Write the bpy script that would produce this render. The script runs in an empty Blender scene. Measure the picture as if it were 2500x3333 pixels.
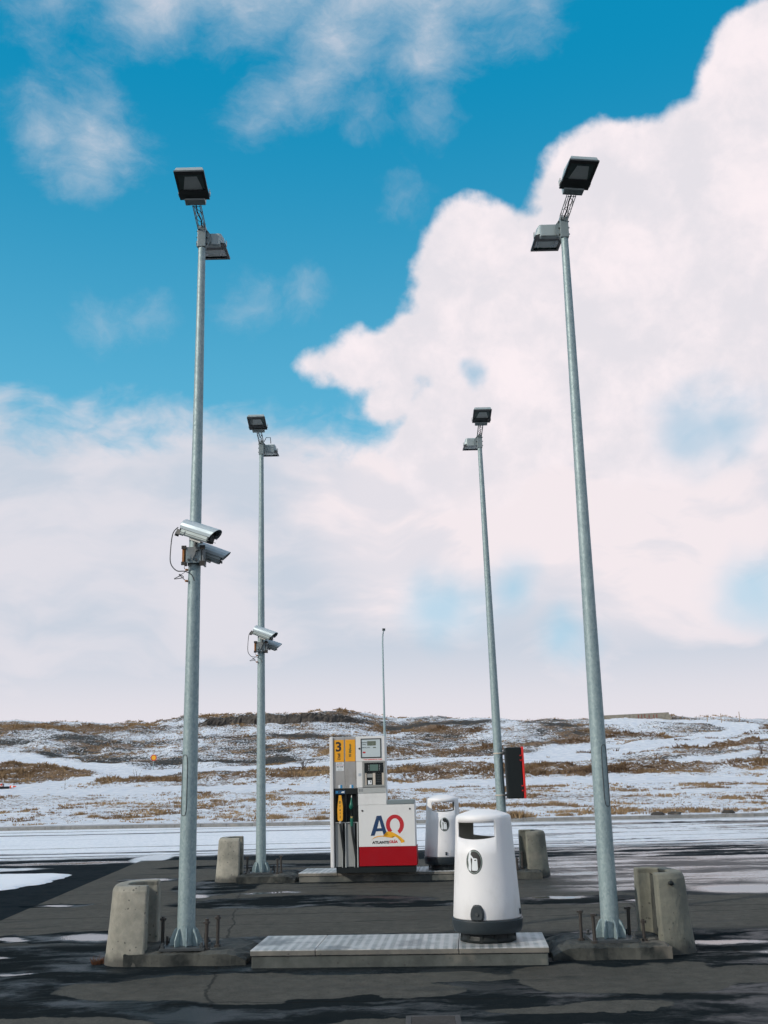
import bpy, bmesh, math, random
import numpy as np
from mathutils import Vector, Matrix, Euler
R = math.radians
random.seed(7); rng = np.random.default_rng(11)
scn = bpy.context.scene
COL = scn.collection

# ------------------------------------------------------------------ camera
cam_d = bpy.data.cameras.new('camera')
cam = bpy.data.objects.new('camera', cam_d); COL.objects.link(cam)
scn.camera = cam
cam_d.sensor_fit = 'VERTICAL'; cam_d.sensor_height = 36.0
cam_d.lens = 36.0 * 3462 / 3333
cam_d.clip_start = 0.1; cam_d.clip_end = 9000
PITCH, ROLL = R(13.85), R(1.356)
rx = Vector((1, 0, 0)); up = Vector((0, -math.sin(PITCH), math.cos(PITCH))); fw = Vector((0, math.cos(PITCH), math.sin(PITCH)))
cr = math.cos(ROLL) * rx - math.sin(ROLL) * up
cu = math.sin(ROLL) * rx + math.cos(ROLL) * up
M = Matrix((cr, cu, -fw)).transposed().to_4x4(); M.translation = Vector((0, 0, 1.75))
cam.matrix_world = M

# ------------------------------------------------------------------ light
SUN_AZ = R(-121)      # from +Y towards +X ; negative = to the left of the view
SUN_EL = R(26)
sun_d = bpy.data.lights.new('sun', 'SUN'); sun = bpy.data.objects.new('sun', sun_d); COL.objects.link(sun)
sun_d.energy = 2.6; sun_d.angle = R(0.6); sun_d.color = (1.0, 0.93, 0.82)
sd = Vector((math.sin(SUN_AZ) * math.cos(SUN_EL), math.cos(SUN_AZ) * math.cos(SUN_EL), math.sin(SUN_EL)))
sun.rotation_euler = sd.to_track_quat('Z', 'Y').to_euler()
sun.location = (0, 0, 30)
scn.view_settings.view_transform = 'Standard'; scn.view_settings.look = 'None'
scn.view_settings.exposure = 0.0; scn.view_settings.gamma = 1.0
scn.view_settings.use_curve_mapping = False

# ------------------------------------------------------------------ node helper
class G:
    def __init__(s, tree):
        s.t = tree; s.n = tree.nodes; s.l = tree.links
    def inp(s, sock, v):
        if v is None: return
        if hasattr(v, 'is_linked') or isinstance(v, bpy.types.NodeSocket): s.l.new(v, sock)
        else:
            if hasattr(sock.default_value, '__len__') and not hasattr(v, '__len__'): v = [v] * len(sock.default_value)
            if hasattr(sock.default_value, '__len__') and len(sock.default_value) == 4 and len(v) == 3: v = (*v, 1)
            sock.default_value = v
    def math(s, op, a, b=None, c=None, clamp=False):
        n = s.n.new('ShaderNodeMath'); n.operation = op; n.use_clamp = clamp
        s.inp(n.inputs[0], a); s.inp(n.inputs[1], b); s.inp(n.inputs[2], c); return n.outputs[0]
    def vm(s, op, a, b=None, sc=None):
        n = s.n.new('ShaderNodeVectorMath'); n.operation = op
        s.inp(n.inputs[0], a); s.inp(n.inputs[1], b)
        if sc is not None: s.inp(n.inputs['Scale'], sc)
        return n.outputs['Value'] if op in ('LENGTH', 'DISTANCE', 'DOT_PRODUCT') else n.outputs[0]
    def noise(s, vec, scale=1, detail=4, rough=.55, dist=0, col=False, ntype=None):
        n = s.n.new('ShaderNodeTexNoise')
        s.inp(n.inputs['Vector'], vec); n.inputs['Scale'].default_value = scale
        n.inputs['Detail'].default_value = detail; n.inputs['Roughness'].default_value = rough
        n.inputs['Distortion'].default_value = dist
        return n.outputs['Color'] if col else n.outputs['Fac']
    def ss(s, x, lo, hi, a=0, b=1):
        n = s.n.new('ShaderNodeMapRange'); n.interpolation_type = 'SMOOTHSTEP'
        s.inp(n.inputs[0], x); s.inp(n.inputs[1], lo); s.inp(n.inputs[2], hi); s.inp(n.inputs[3], a); s.inp(n.inputs[4], b)
        return n.outputs[0]
    def lin(s, x, lo, hi, a=0, b=1):
        n = s.n.new('ShaderNodeMapRange')
        s.inp(n.inputs[0], x); s.inp(n.inputs[1], lo); s.inp(n.inputs[2], hi); s.inp(n.inputs[3], a); s.inp(n.inputs[4], b)
        return n.outputs[0]
    def mix(s, f, a, b, mode='MIX'):
        n = s.n.new('ShaderNodeMix'); n.data_type = 'RGBA'; n.blend_type = mode
        s.inp(n.inputs[0], f); s.inp(n.inputs[6], a); s.inp(n.inputs[7], b); return n.outputs[2]
    def sep(s, v):
        n = s.n.new('ShaderNodeSeparateXYZ'); s.inp(n.inputs[0], v); return n.outputs
    def comb(s, x, y, z):
        n = s.n.new('ShaderNodeCombineXYZ'); s.inp(n.inputs[0], x); s.inp(n.inputs[1], y); s.inp(n.inputs[2], z); return n.outputs[0]
    def pos(s): return s.n.new('ShaderNodeNewGeometry').outputs['Position']
    def obj(s): return s.n.new('ShaderNodeTexCoord').outputs['Object']
    def attr(s, name):
        n = s.n.new('ShaderNodeAttribute'); n.attribute_name = name; return n.outputs['Fac']
    def bump(s, h, strength=.3, dist=.01, normal=None):
        n = s.n.new('ShaderNodeBump'); s.inp(n.inputs['Height'], h)
        n.inputs['Strength'].default_value = strength; n.inputs['Distance'].default_value = dist
        if normal is not None: s.inp(n.inputs['Normal'], normal)
        return n.outputs[0]

def new_mat(name):
    m = bpy.data.materials.new(name); m.use_nodes = True
    g = G(m.node_tree); b = m.node_tree.nodes['Principled BSDF']
    return m, g, b

# ------------------------------------------------------------------ sky
def aedir(az, el):
    az, el = R(az), R(el)
    return (math.sin(az) * math.cos(el), math.cos(az) * math.cos(el), math.sin(el))
world = bpy.data.worlds.new('World'); scn.world = world; world.use_nodes = True
wt = world.node_tree; g = G(wt)
bg = wt.nodes['Background']
tc = wt.nodes.new('ShaderNodeTexCoord').outputs['Generated']
d0 = g.vm('NORMALIZE', tc)
sky = wt.nodes.new('ShaderNodeTexSky'); sky.sky_type = 'NISHITA'; sky.sun_disc = False
sky.sun_elevation = SUN_EL; sky.sun_rotation = SUN_AZ; sky.air_density = 1.0; sky.dust_density = 0.6; sky.ozone_density = 2.0
# the cyan film-like rendering of the blue
skyc = g.vm('SCALE', sky.outputs[0], sc=0.10)
dz = g.sep(d0)[2]; dx = g.sep(d0)[0]; dy = g.sep(d0)[1]
SKYLO, SKYHI = (0.20, 0.62, 0.85), (0.0, 0.272, 0.51)
blue = g.mix(g.ss(dz, 0.05, 0.62), SKYLO, SKYHI)
blue = g.mix(0.95, skyc, blue)
def warp(base, amps, seed=0.0):
    v = base
    for i, (sc, am, de) in enumerate(amps):
        n = g.noise(g.vm('ADD', base, (seed + i * 3.1, 1.7 * i, seed)), sc, de, .55, col=True)
        v = g.vm('ADD', v, g.vm('SCALE', g.vm('SUBTRACT', n, (.5, .5, .5)), sc=am))
    return v
def blobs(vec, L, k=0.03):
    cur = None
    for az, el, r in L:
        f = g.math('SUBTRACT', R(r), g.vm('DISTANCE', vec, aedir(az, el)))
        if cur is None: cur = f
        else: cur = g.math('SMOOTH_MAX', cur, f, k)
    return cur
CA = [(2.9,22.4,2.2),(0.9,22.3,2.3),(-0.9,22.2,2.0),(-2.5,22.3,1.7),(-4.0,21.9,1.3),(-1.6,21.2,1.3),(-4.9,21.7,.7),(23.9,33.3,4.4),(19.6,29.7,4.3),(14.7,28.3,5.4),(11.7,24.0,6.0),(5.9,26.9,3.6),(4.4,24.6,3.2),(18.4,23.2,6.1),(8.0,20.4,5.3),(1.6,23.6,1.5),(-1.6,22.9,1.2),(-3.6,22.3,.7),(0.6,20.0,2.0),(4.4,17.3,4.1),(14.6,18.2,4.8),(20.2,18.3,3.1),(27,27,7),(27,20,6)]
CB = [(-20,41.0,3.3),(-13,41.4,3.4),(-6,41.2,3.4),(1,41.0,3.6),(8,41.2,3.2),(14,42.0,3.0),(-19.6,38.6,1.7),(-13.5,39.1,2.3),(-7.9,38.6,1.8),(-2.2,37.9,2.3),(3.6,38.3,2.2),(10.3,38.9,1.6),(-4.1,36.0,1.8),(-6.4,34.9,0.9),(-7.8,34.0,0.4),(3.1,36.7,1.7),(-17.0,32.9,1.9),(-19.8,32.3,1.3),(-15.9,34.0,.9),(-16.9,31.0,1.4),(-15.1,32.2,1.5)]
CC = [(-15.7,23.2,0.9),(-13.2,23.8,0.8),(-0.7,34.3,0.7),(3.6,34.3,0.7),(1.5,30.3,0.6),(-7.7,25.0,0.9),(-4.2,25.4,0.9)]
wA = warp(d0, [(9, .045, 3), (34, .016, 5)], 2.0)
FA = blobs(wA, CA, .022)
FA = g.math('SUBTRACT', FA, .006)
det = g.math('SUBTRACT', g.noise(d0, 42, 4, .55), .5)
FA = g.math('ADD', FA, g.math('MULTIPLY', det, .016))
# cloud field for the rest of the dome (beyond the frame)
nz = g.noise(g.vm('MULTIPLY', warp(d0, [(5, .12, 3)], 7.0), (1, 1, 1.6)), 2.3, 7, .55)
away = g.math('MAXIMUM', g.ss(g.math('SUBTRACT', 0.80, dy), 0.0, 0.18), g.ss(dz, .66, .8))
FN = g.math('SUBTRACT', g.math('MULTIPLY', g.math('SUBTRACT', nz, .47), .6), g.math('MULTIPLY', g.math('SUBTRACT', 1, away), .5))
mA = g.math('MAXIMUM', g.ss(FA, -.002, .011), g.ss(FN, -.01, .05))
# thin streaky clouds near the top and at left
wB = warp(d0, [(7, .05, 3), (22, .022, 4)], 5.0)
FB = g.math('ADD', blobs(wB, CB, .03), g.math('MULTIPLY', g.math('SUBTRACT', g.noise(g.vm('MULTIPLY', wB, (.9, 1, 1.9)), 13, 8, .66), .5), .095))
mB = g.math('MULTIPLY', g.ss(FB, -.018, .06), .78)
wC = warp(d0, [(12, .06, 3), (40, .02, 4)], 9.0)
FC = g.math('ADD', blobs(wC, CC, .02), g.math('MULTIPLY', g.math('SUBTRACT', g.noise(wC, 30, 5, .65), .5), .05))
mC = g.math('MULTIPLY', g.ss(FC, -.02, .03), .38)
# low deck towards the horizon
wD = warp(g.vm('MULTIPLY', d0, (1, 1, 1.8)), [(5, .10, 4), (16, .03, 4)], 12.0)
top = g.math('ADD', R(19.2), g.math('MULTIPLY', g.math('SUBTRACT', g.noise(wD, 9, 5, .6), .5), .13))
FD = g.math('SUBTRACT', top, g.math('ARCSINE', dz))
mD = g.ss(FD, -.012, .04)
holes = blobs(g.vm('MULTIPLY', warp(d0, [(8, .07, 3), (25, .02, 3)], 15.0), (1, 1, 1.0)),
              [(17.4,17.3,1.6),(19.2,17.3,1.3),(3.2,8.8,1.3),(6.5,9.9,.8),(19.2,8.7,1.3),(21.6,7.9,1.2),(10.0,6.8,.8),(23.0,13.0,1.1)], .02)
mH = g.ss(holes, -.03, .02)
hp = blobs(warp(d0, [(14, .03, 3), (50, .012, 3)], 21.0), [(5.3,21.0,.42),(4.9,21.5,.25)], .01)
mH = g.math('MAXIMUM', mH, g.math('MULTIPLY', g.ss(hp, -.008, .01), .8))
mD = g.math('MULTIPLY', mD, g.math('SUBTRACT', 1, g.math('MULTIPLY', mH, .52)))
mA = g.math('MULTIPLY', mA, g.math('SUBTRACT', 1, g.math('MULTIPLY', mH, .88)))
# cloud tones
WHITE, GREY = (0.90, 0.82, 0.85), (0.58, 0.64, 0.735)
shade = g.noise(g.vm('MULTIPLY', warp(d0, [(4, .15, 3)], 3.0), (1, 1, 2.6)), 5.5, 5, .55)
tone_bias = blobs(d0, [(2.0,13.8,5.5),(8.0,14.0,5.0),(16.4,11.6,4.5),(13,9.5,2.5),(12,22,9),(20,26,10)], .06)
tone = g.math('ADD', g.ss(shade, .36, .66), g.ss(tone_bias, -.06, .04, -.08, .6), clamp=True)
tone = g.math('MULTIPLY', tone, g.math('ADD', .55, g.math('MULTIPLY', .45, g.ss(tone_bias, -.06, .03))))
tone = g.math('MAXIMUM', tone, g.ss(dz, .13, .045, 0, .62))
tone = g.math('MAXIMUM', tone, g.ss(dz, .33, .27, 0, .0))
deck = g.mix(tone, GREY, WHITE)
bil = g.noise(warp(d0, [(16, .03, 3)], 31.0), 13, 7, .6)
cumul = g.mix(g.ss(bil, .36, .66), (0.79, 0.76, 0.81), (0.96, 0.87, 0.90))
thin = (0.60, 0.66, 0.735)
c = blue
c = g.mix(mC, c, thin)
c = g.mix(mB, c, g.mix(g.ss(FB, .015, .07), thin, (0.84, 0.78, 0.83)))
c = g.mix(mD, c, deck)
lowfade = g.ss(dz, .22, .33)
c = g.mix(g.math('MULTIPLY', mA, g.ss(dz, .18, .31)), c, cumul)
c = g.mix(g.ss(dz, -.02, .0, 1, 0), c, (0.30, 0.32, 0.35))
world.cycles.sampling_method = "MANUAL"; world.cycles.sample_map_resolution = 512
wt.links.new(c, bg.inputs['Color']); bg.inputs['Strength'].default_value = 1.0

# ------------------------------------------------------------------ mesh helper
class MB:
    def __init__(s): s.v = []; s.f = []; s.m = []; s.sm = []
    def add(s, vs, fs, mi=0, smooth=False):
        o = len(s.v); s.v += [tuple(v) for v in vs]
        for f in fs: s.f.append([i + o for i in f]); s.m.append(mi); s.sm.append(smooth)
        return s
    def box(s, x0, x1, y0, y1, z0, z1, mi=0, bev=0.0):
        if bev <= 0:
            vs = [(x, y, z) for z in (z0, z1) for y in (y0, y1) for x in (x0, x1)]
            return s.add(vs, [(0, 2, 3, 1), (4, 5, 7, 6), (0, 1, 5, 4), (2, 6, 7, 3), (0, 4, 6, 2), (1, 3, 7, 5)], mi)
        bm = bmesh.new(); bmesh.ops.create_cube(bm, size=1)
        for v in bm.verts: v.co = Vector(((x0 + x1) / 2 + v.co.x * (x1 - x0), (y0 + y1) / 2 + v.co.y * (y1 - y0), (z0 + z1) / 2 + v.co.z * (z1 - z0)))
        bmesh.ops.bevel(bm, geom=bm.edges[:], offset=bev, segments=2, affect='EDGES', profile=.6)
        return s.bm(bm, mi)
    def bm(s, bm, mi=0, smooth=False):
        bm.verts.index_update()
        s.add([v.co[:] for v in bm.verts], [[v.index for v in f.verts] for f in bm.faces], mi, smooth); bm.free(); return s
    def tube(s, pts, r, n=8, mi=0, caps=True, smooth=True):
        pts = [Vector(p) for p in pts]; rs = r if hasattr(r, '__len__') else [r] * len(pts)
        rings = []; prev = None
        for i, p in enumerate(pts):
            t = (pts[min(i + 1, len(pts) - 1)] - pts[max(i - 1, 0)]).normalized()
            a = prev if prev is not None else (Vector((0, 0, 1)) if abs(t.z) < .9 else Vector((1, 0, 0)))
            u = (a - t * a.dot(t)).normalized(); prev = u; w = t.cross(u)
            rings.append([p + (u * math.cos(2 * math.pi * k / n) + w * math.sin(2 * math.pi * k / n)) * rs[i] for k in range(n)])
        vs = [v for rg in rings for v in rg]
        fs = [(i * n + k, i * n + (k + 1) % n, (i + 1) * n + (k + 1) % n, (i + 1) * n + k) for i in range(len(pts) - 1) for k in range(n)]
        s.add(vs, fs, mi, smooth)
        if caps:
            s.add(rings[0], [list(range(n))[::-1]], mi); s.add(rings[-1], [list(range(n))], mi)
        return s
    def lathe(s, prof, n=48, mi=0, smooth=True, c=(0, 0)):
        vs = [(c[0] + r * math.cos(2 * math.pi * k / n), c[1] + r * math.sin(2 * math.pi * k / n), z) for r, z in prof for k in range(n)]
        fs = [(i * n + k, i * n + (k + 1) % n, (i + 1) * n + (k + 1) % n, (i + 1) * n + k) for i in range(len(prof) - 1) for k in range(n)]
        return s.add(vs, fs, mi, smooth)
    def prism(s, poly, axis, a, b, mi=0):
        # poly: 2D outline; axis 'y': (x,z) outline extruded in y from a to b ; 'z': (x,y) ; 'x': (y,z)
        def p3(p, t): return {'y': (p[0], t, p[1]), 'z': (p[0], p[1], t), 'x': (t, p[0], p[1])}[axis]
        n = len(poly); bm = bmesh.new()
        lo = [bm.verts.new(p3(p, a)) for p in poly]; hi = [bm.verts.new(p3(p, b)) for p in poly]
        bm.faces.new(lo); bm.faces.new(hi[::-1])
        for i in range(n): bm.faces.new((lo[i], hi[i], hi[(i + 1) % n], lo[(i + 1) % n]))
        bmesh.ops.triangulate(bm, faces=[f for f in bm.faces if len(f.verts) > 4]); bmesh.ops.recalc_face_normals(bm, faces=bm.faces)
        return s.bm(bm, mi)
    def xf(s, mat):
        s.v = [tuple(mat @ Vector(v)) for v in s.v]; return s
    def build(s, name, mats, parent=None, loc=None, rot=None, bevel=0, fix=True):
        me = bpy.data.meshes.new(name); me.from_pydata(s.v, [], s.f); me.update()
        mats = mats if isinstance(mats, (list, tuple)) else [mats]
        for m in mats: me.materials.append(m)
        me.polygons.foreach_set('material_index', s.m); me.polygons.foreach_set('use_smooth', s.sm)
        if fix:
            bm = bmesh.new(); bm.from_mesh(me); bmesh.ops.recalc_face_normals(bm, faces=bm.faces); bm.to_mesh(me); bm.free()
        o = bpy.data.objects.new(name, me); COL.objects.link(o)
        if parent: o.parent = parent
        if loc: o.location = loc
        if rot: o.rotation_euler = rot
        if bevel:
            b = o.modifiers.new('bevel', 'BEVEL'); b.width = bevel; b.segments = 2; b.limit_method = 'ANGLE'; b.angle_limit = R(40)
        return o
def thing(name, label, cat, loc=(0, 0, 0), rz=0, group=None):
    o = bpy.data.objects.new(name, None); COL.objects.link(o); o.location = loc; o.rotation_euler = (0, 0, rz)
    o.empty_display_size = .1
    return tag(o, label, cat, group)
def tag(o, label, cat, group=None):
    o['label'] = label; o['category'] = cat
    if group: o['group'] = group
    return o
def setting(o, kind='structure', label=None):
    o['kind'] = kind
    if label: o['label'] = label
    return o

# ------------------------------------------------------------------ materials
def simple(name, col, rough=.5, metal=0, var=.08, vscale=6, bumps=0, bscale=60, spec=.5, dirt=None, dirtscale=2.5, dirtamt=.5, grain=0):
    m, g, b = new_mat(name); o = g.obj()
    n = g.noise(o, vscale, 5, .6)
    c = g.mix(n, tuple(max(0, x * (1 - var)) for x in col), tuple(min(1, x * (1 + var)) for x in col))
    if dirt:
        k = g.ss(g.noise(g.vm('MULTIPLY', o, (1, 1, .55)), dirtscale, 6, .65), .5, .72)
        c = g.mix(g.math('MULTIPLY', k, dirtamt), c, dirt)
    g.l.new(c, b.inputs['Base Color']); b.inputs['Metallic'].default_value = metal
    g.l.new(g.lin(g.noise(o, vscale * 2.3, 4), .3, .7, max(0.02, rough - .08), min(1, rough + .08)), b.inputs['Roughness'])
    b.inputs['Specular IOR Level'].default_value = spec
    if bumps: g.l.new(g.bump(g.noise(o, bscale, 4, .6), bumps, .004), b.inputs['Normal'])
    return m
def galv_mat():
    m, g, b = new_mat('galvanised'); o = g.obj()
    v = g.n.new('ShaderNodeTexVoronoi'); g.inp(v.inputs['Vector'], g.vm('MULTIPLY', o, (1, 1, .55))); v.inputs['Scale'].default_value = 70
    sp = g.sep(v.outputs['Color'])[0]
    n = g.noise(o, 9, 6, .7)
    f = g.math('ADD', g.math('MULTIPLY', sp, .3), g.math('MULTIPLY', n, .7))
    c = g.mix(g.ss(f, .2, .8), (.215, .295, .31), (.33, .415, .425))
    st = g.ss(g.noise(g.vm('MULTIPLY', o, (1, 1, .18)), 6, 5, .6), .55, .8)
    c = g.mix(g.math('MULTIPLY', st, .3), c, (.17, .23, .24))
    g.l.new(c, b.inputs['Base Color']); b.inputs['Metallic'].default_value = .3
    g.l.new(g.lin(f, .2, .8, .6, .48), b.inputs['Roughness'])
    g.l.new(g.bump(f, .05, .002), b.inputs['Normal'])
    return m
def concrete_mat(name, base=(.36, .345, .29), dark=(.20, .20, .17), stain=(.085, .085, .08), wetbase=False):
    m, g, b = new_mat(name); o = g.obj(); info = g.n.new('ShaderNodeObjectInfo')
    p = g.vm('ADD', o, g.vm('SCALE', info.outputs['Location'], sc=1.7))
    n1 = g.noise(p, 3.2, 7, .65); n2 = g.noise(p, 45, 5, .7); n3 = g.noise(g.vm('ADD', g.vm('MULTIPLY', p, (1, 1, .7)), g.vm('SCALE', g.noise(p, 4, 3, col=True), sc=.3)), 3.4, 6, .65)
    c = g.mix(g.ss(n1, .32, .68), dark, base)
    c = g.mix(g.math('MULTIPLY', g.ss(n2, .45, .75), .35), c, tuple(x * .62 for x in base))
    c = g.mix(g.math('MULTIPLY', g.ss(n3, .54, .78), .55), c, stain)
    vo = g.n.new('ShaderNodeTexVoronoi'); g.inp(vo.inputs['Vector'], g.vm('ADD', p, g.vm('SCALE', g.noise(p, 9, 2, col=True), sc=.06))); vo.inputs['Scale'].default_value = 15
    pit = g.ss(vo.outputs['Distance'], .11, .17, 1, 0)
    c = g.mix(g.math('MULTIPLY', pit, .7), c, (.05, .05, .048))
    edge = g.ss(g.noise(p, 1.7, 3), .58, .64)
    c = g.mix(g.math('MULTIPLY', edge, .25), c, (.37, .33, .27))
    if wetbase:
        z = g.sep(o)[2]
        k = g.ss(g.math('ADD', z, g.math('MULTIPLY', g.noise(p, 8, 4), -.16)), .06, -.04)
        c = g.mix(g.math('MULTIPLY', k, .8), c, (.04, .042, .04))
    g.l.new(c, b.inputs['Base Color']); b.inputs['Roughness'].default_value = .86; b.inputs['Specular IOR Level'].default_value = .3
    h = g.math('SUBTRACT', g.math('ADD', n2, g.math('MULTIPLY', n1, 1.5)), g.math('MULTIPLY', pit, 1.2))
    g.l.new(g.bump(h, .28, .006), b.inputs['Normal'])
    return m
galv = galv_mat()
conc = concrete_mat('bollard_concrete', wetbase=True)
conc_dk = concrete_mat('stained_bollard_concrete', (.21, .21, .17), (.13, .135, .115), (.06, .055, .045), wetbase=True)
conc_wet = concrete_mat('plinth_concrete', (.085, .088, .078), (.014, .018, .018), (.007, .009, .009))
conc_isl = concrete_mat('island_concrete', (.115, .125, .115), (.06, .067, .063), (.03, .034, .032))
white_paint = simple('white_paint', (.74, .745, .73), .38, var=.03, vscale=3, dirt=(.50, .50, .47), dirtscale=4, dirtamt=.28, bumps=.03)
white_bin = simple('white_bin_plastic', (.77, .77, .775), .42, var=.02, vscale=4, bumps=.12, bscale=240, dirt=(.42, .42, .39), dirtscale=3.4, dirtamt=.26)
bin_inner = simple('bin_inner', (.36, .35, .30), .7, var=.1)
bin_grey = simple('bin_grey_plastic', (.017, .026, .032), .5, var=.15, bumps=.1, bscale=150)
black_pl = simple('black_plastic', (.009, .013, .014), .5, spec=.3, var=.2, bumps=.05)
dark_grey = simple('dark_grey_paint', (.045, .052, .055), .5, var=.15)
mid_grey = simple('mid_grey_paint', (.22, .24, .245), .5, var=.08, dirt=(.12, .12, .11))
light_grey = simple('light_grey_paint', (.42, .44, .43), .45, var=.06)
steel = simple('brushed_steel', (.50, .49, .46), .36, metal=.75, var=.1, vscale=2.2, bumps=.03, dirt=(.30, .26, .20), dirtscale=3, dirtamt=.5)
steel_d = simple('dull_steel', (.33, .34, .325), .5, metal=.3, var=.1, bumps=.03)
alu = simple('aluminium', (.42, .50, .54), .5, metal=.35, var=.01, vscale=1)
alu_d = simple('grey_aluminium', (.23, .28, .29), .42, metal=.3, var=.03, vscale=2)
yellow = simple('yellow_panel', (.82, .37, .014), .42, var=.05, dirt=(.62, .30, .05), dirtamt=.3)
yellow2 = simple('yellow_plastic', (.83, .40, .03), .4, var=.04)
red = simple('red_panel', (.33, .002, .008), .45, spec=.25, var=.05, dirt=(.30, .01, .02), dirtamt=.3)
red_l = simple('red_plastic', (.75, .025, .02), .4, var=.05)
logo_red = simple('logo_red', (.50, .022, .03), .4, var=.03)
logo_blue = simple('logo_blue', (.012, .045, .12), .4, var=.03)
logo_yel = simple('logo_yellow', (.85, .42, .02), .4, var=.03)
ink = simple('black_ink', (.02, .02, .02), .5, var=.03)
ink_green = simple('green_ink', (.05, .085, .03), .5, var=.03)
teal = simple('green_nozzle_plastic', (.005, .13, .085), .35, var=.1)
rubber = simple('hose_rubber', (.012, .016, .017), .42, var=.15)
lcd = simple('lcd_screen', (.135, .16, .12), .25, var=.05)
lcd2 = simple('terminal_screen', (.10, .17, .145), .2, var=.05)
face = simple('display_face', (.52, .60, .62), .22, var=.03)
cream = simple('cream_plastic', (.58, .52, .44), .45, var=.05)
sticker_w = simple('white_sticker', (.70, .74, .76), .4, var=.03)
sticker_b = simple('blue_sticker', (.012, .07, .16), .35, var=.05)
sticker_c = simple('cyan_sticker', (.03, .25, .50), .35, var=.05)
rust = simple('rusty_steel', (.42, .17, .05), .8, var=.4, vscale=14, bumps=.2, dirt=(.35, .33, .28), dirtscale=7, dirtamt=.8)
rust_d = simple('dark_rusty_rod', (.035, .03, .026), .6, var=.4, vscale=20, bumps=.3, bscale=120)
glass_d = simple('lens_glass', (.02, .03, .03), .06, var=.1)
wood = simple('stake_wood', (.30, .22, .14), .8, var=.2)
twig = simple('bare_twig', (.085, .055, .04), .85, var=.3)
orange = simple('orange_plastic', (.85, .10, .03), .5, var=.05)
tape = simple('white_reflective_band', (.8, .8, .8), .4, var=.02)
def tread_mat():
    m, g, b = new_mat('tread_plate'); o = g.obj(); s = g.sep(o)
    def rib(sgn, off):
        a = g.math('ADD', g.math('MULTIPLY', s[0], 22), g.math('MULTIPLY', s[1], 22 * sgn)); a = g.math('ADD', a, off)
        bb = g.math('SUBTRACT', g.math('MULTIPLY', s[0], 22), g.math('MULTIPLY', s[1], 22 * sgn)); bb = g.math('ADD', bb, off)
        fa = g.math('ABSOLUTE', g.math('SUBTRACT', g.math('FRACT', a), .5)); fb = g.math('ABSOLUTE', g.math('SUBTRACT', g.math('FRACT', bb), .5))
        return g.math('MULTIPLY', g.ss(fa, .12, .06), g.ss(fb, .40, .30))
    h = g.math('MAXIMUM', rib(1, 0), rib(-1, .5))
    w = g.ss(g.math('SINE', g.math('MULTIPLY', s[0], 74)), -.6, .8)
    n = g.noise(g.vm('MULTIPLY', o, (1, 1.6, 1)), 3.2, 6, .65)
    c = g.mix(g.ss(n, .36, .66), (.20, .225, .225), (.46, .48, .475))
    c = g.mix(g.math('MULTIPLY', h, .35), c, (.5, .5, .48))
    c = g.mix(g.math('MULTIPLY', w, .65), c, (.56, .56, .555))
    c = g.mix(g.math('MULTIPLY', g.ss(g.noise(o, 2.1, 5, .6), .5, .66), .7), c, (.10, .115, .12))
    g.l.new(c, b.inputs['Base Color']); b.inputs['Metallic'].default_value = .3
    g.l.new(g.lin(n, .3, .7, .35, .6), b.inputs['Roughness'])
    g.l.new(g.bump(h, .6, .004), b.inputs['Normal'])
    return m
tread = tread_mat()

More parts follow.
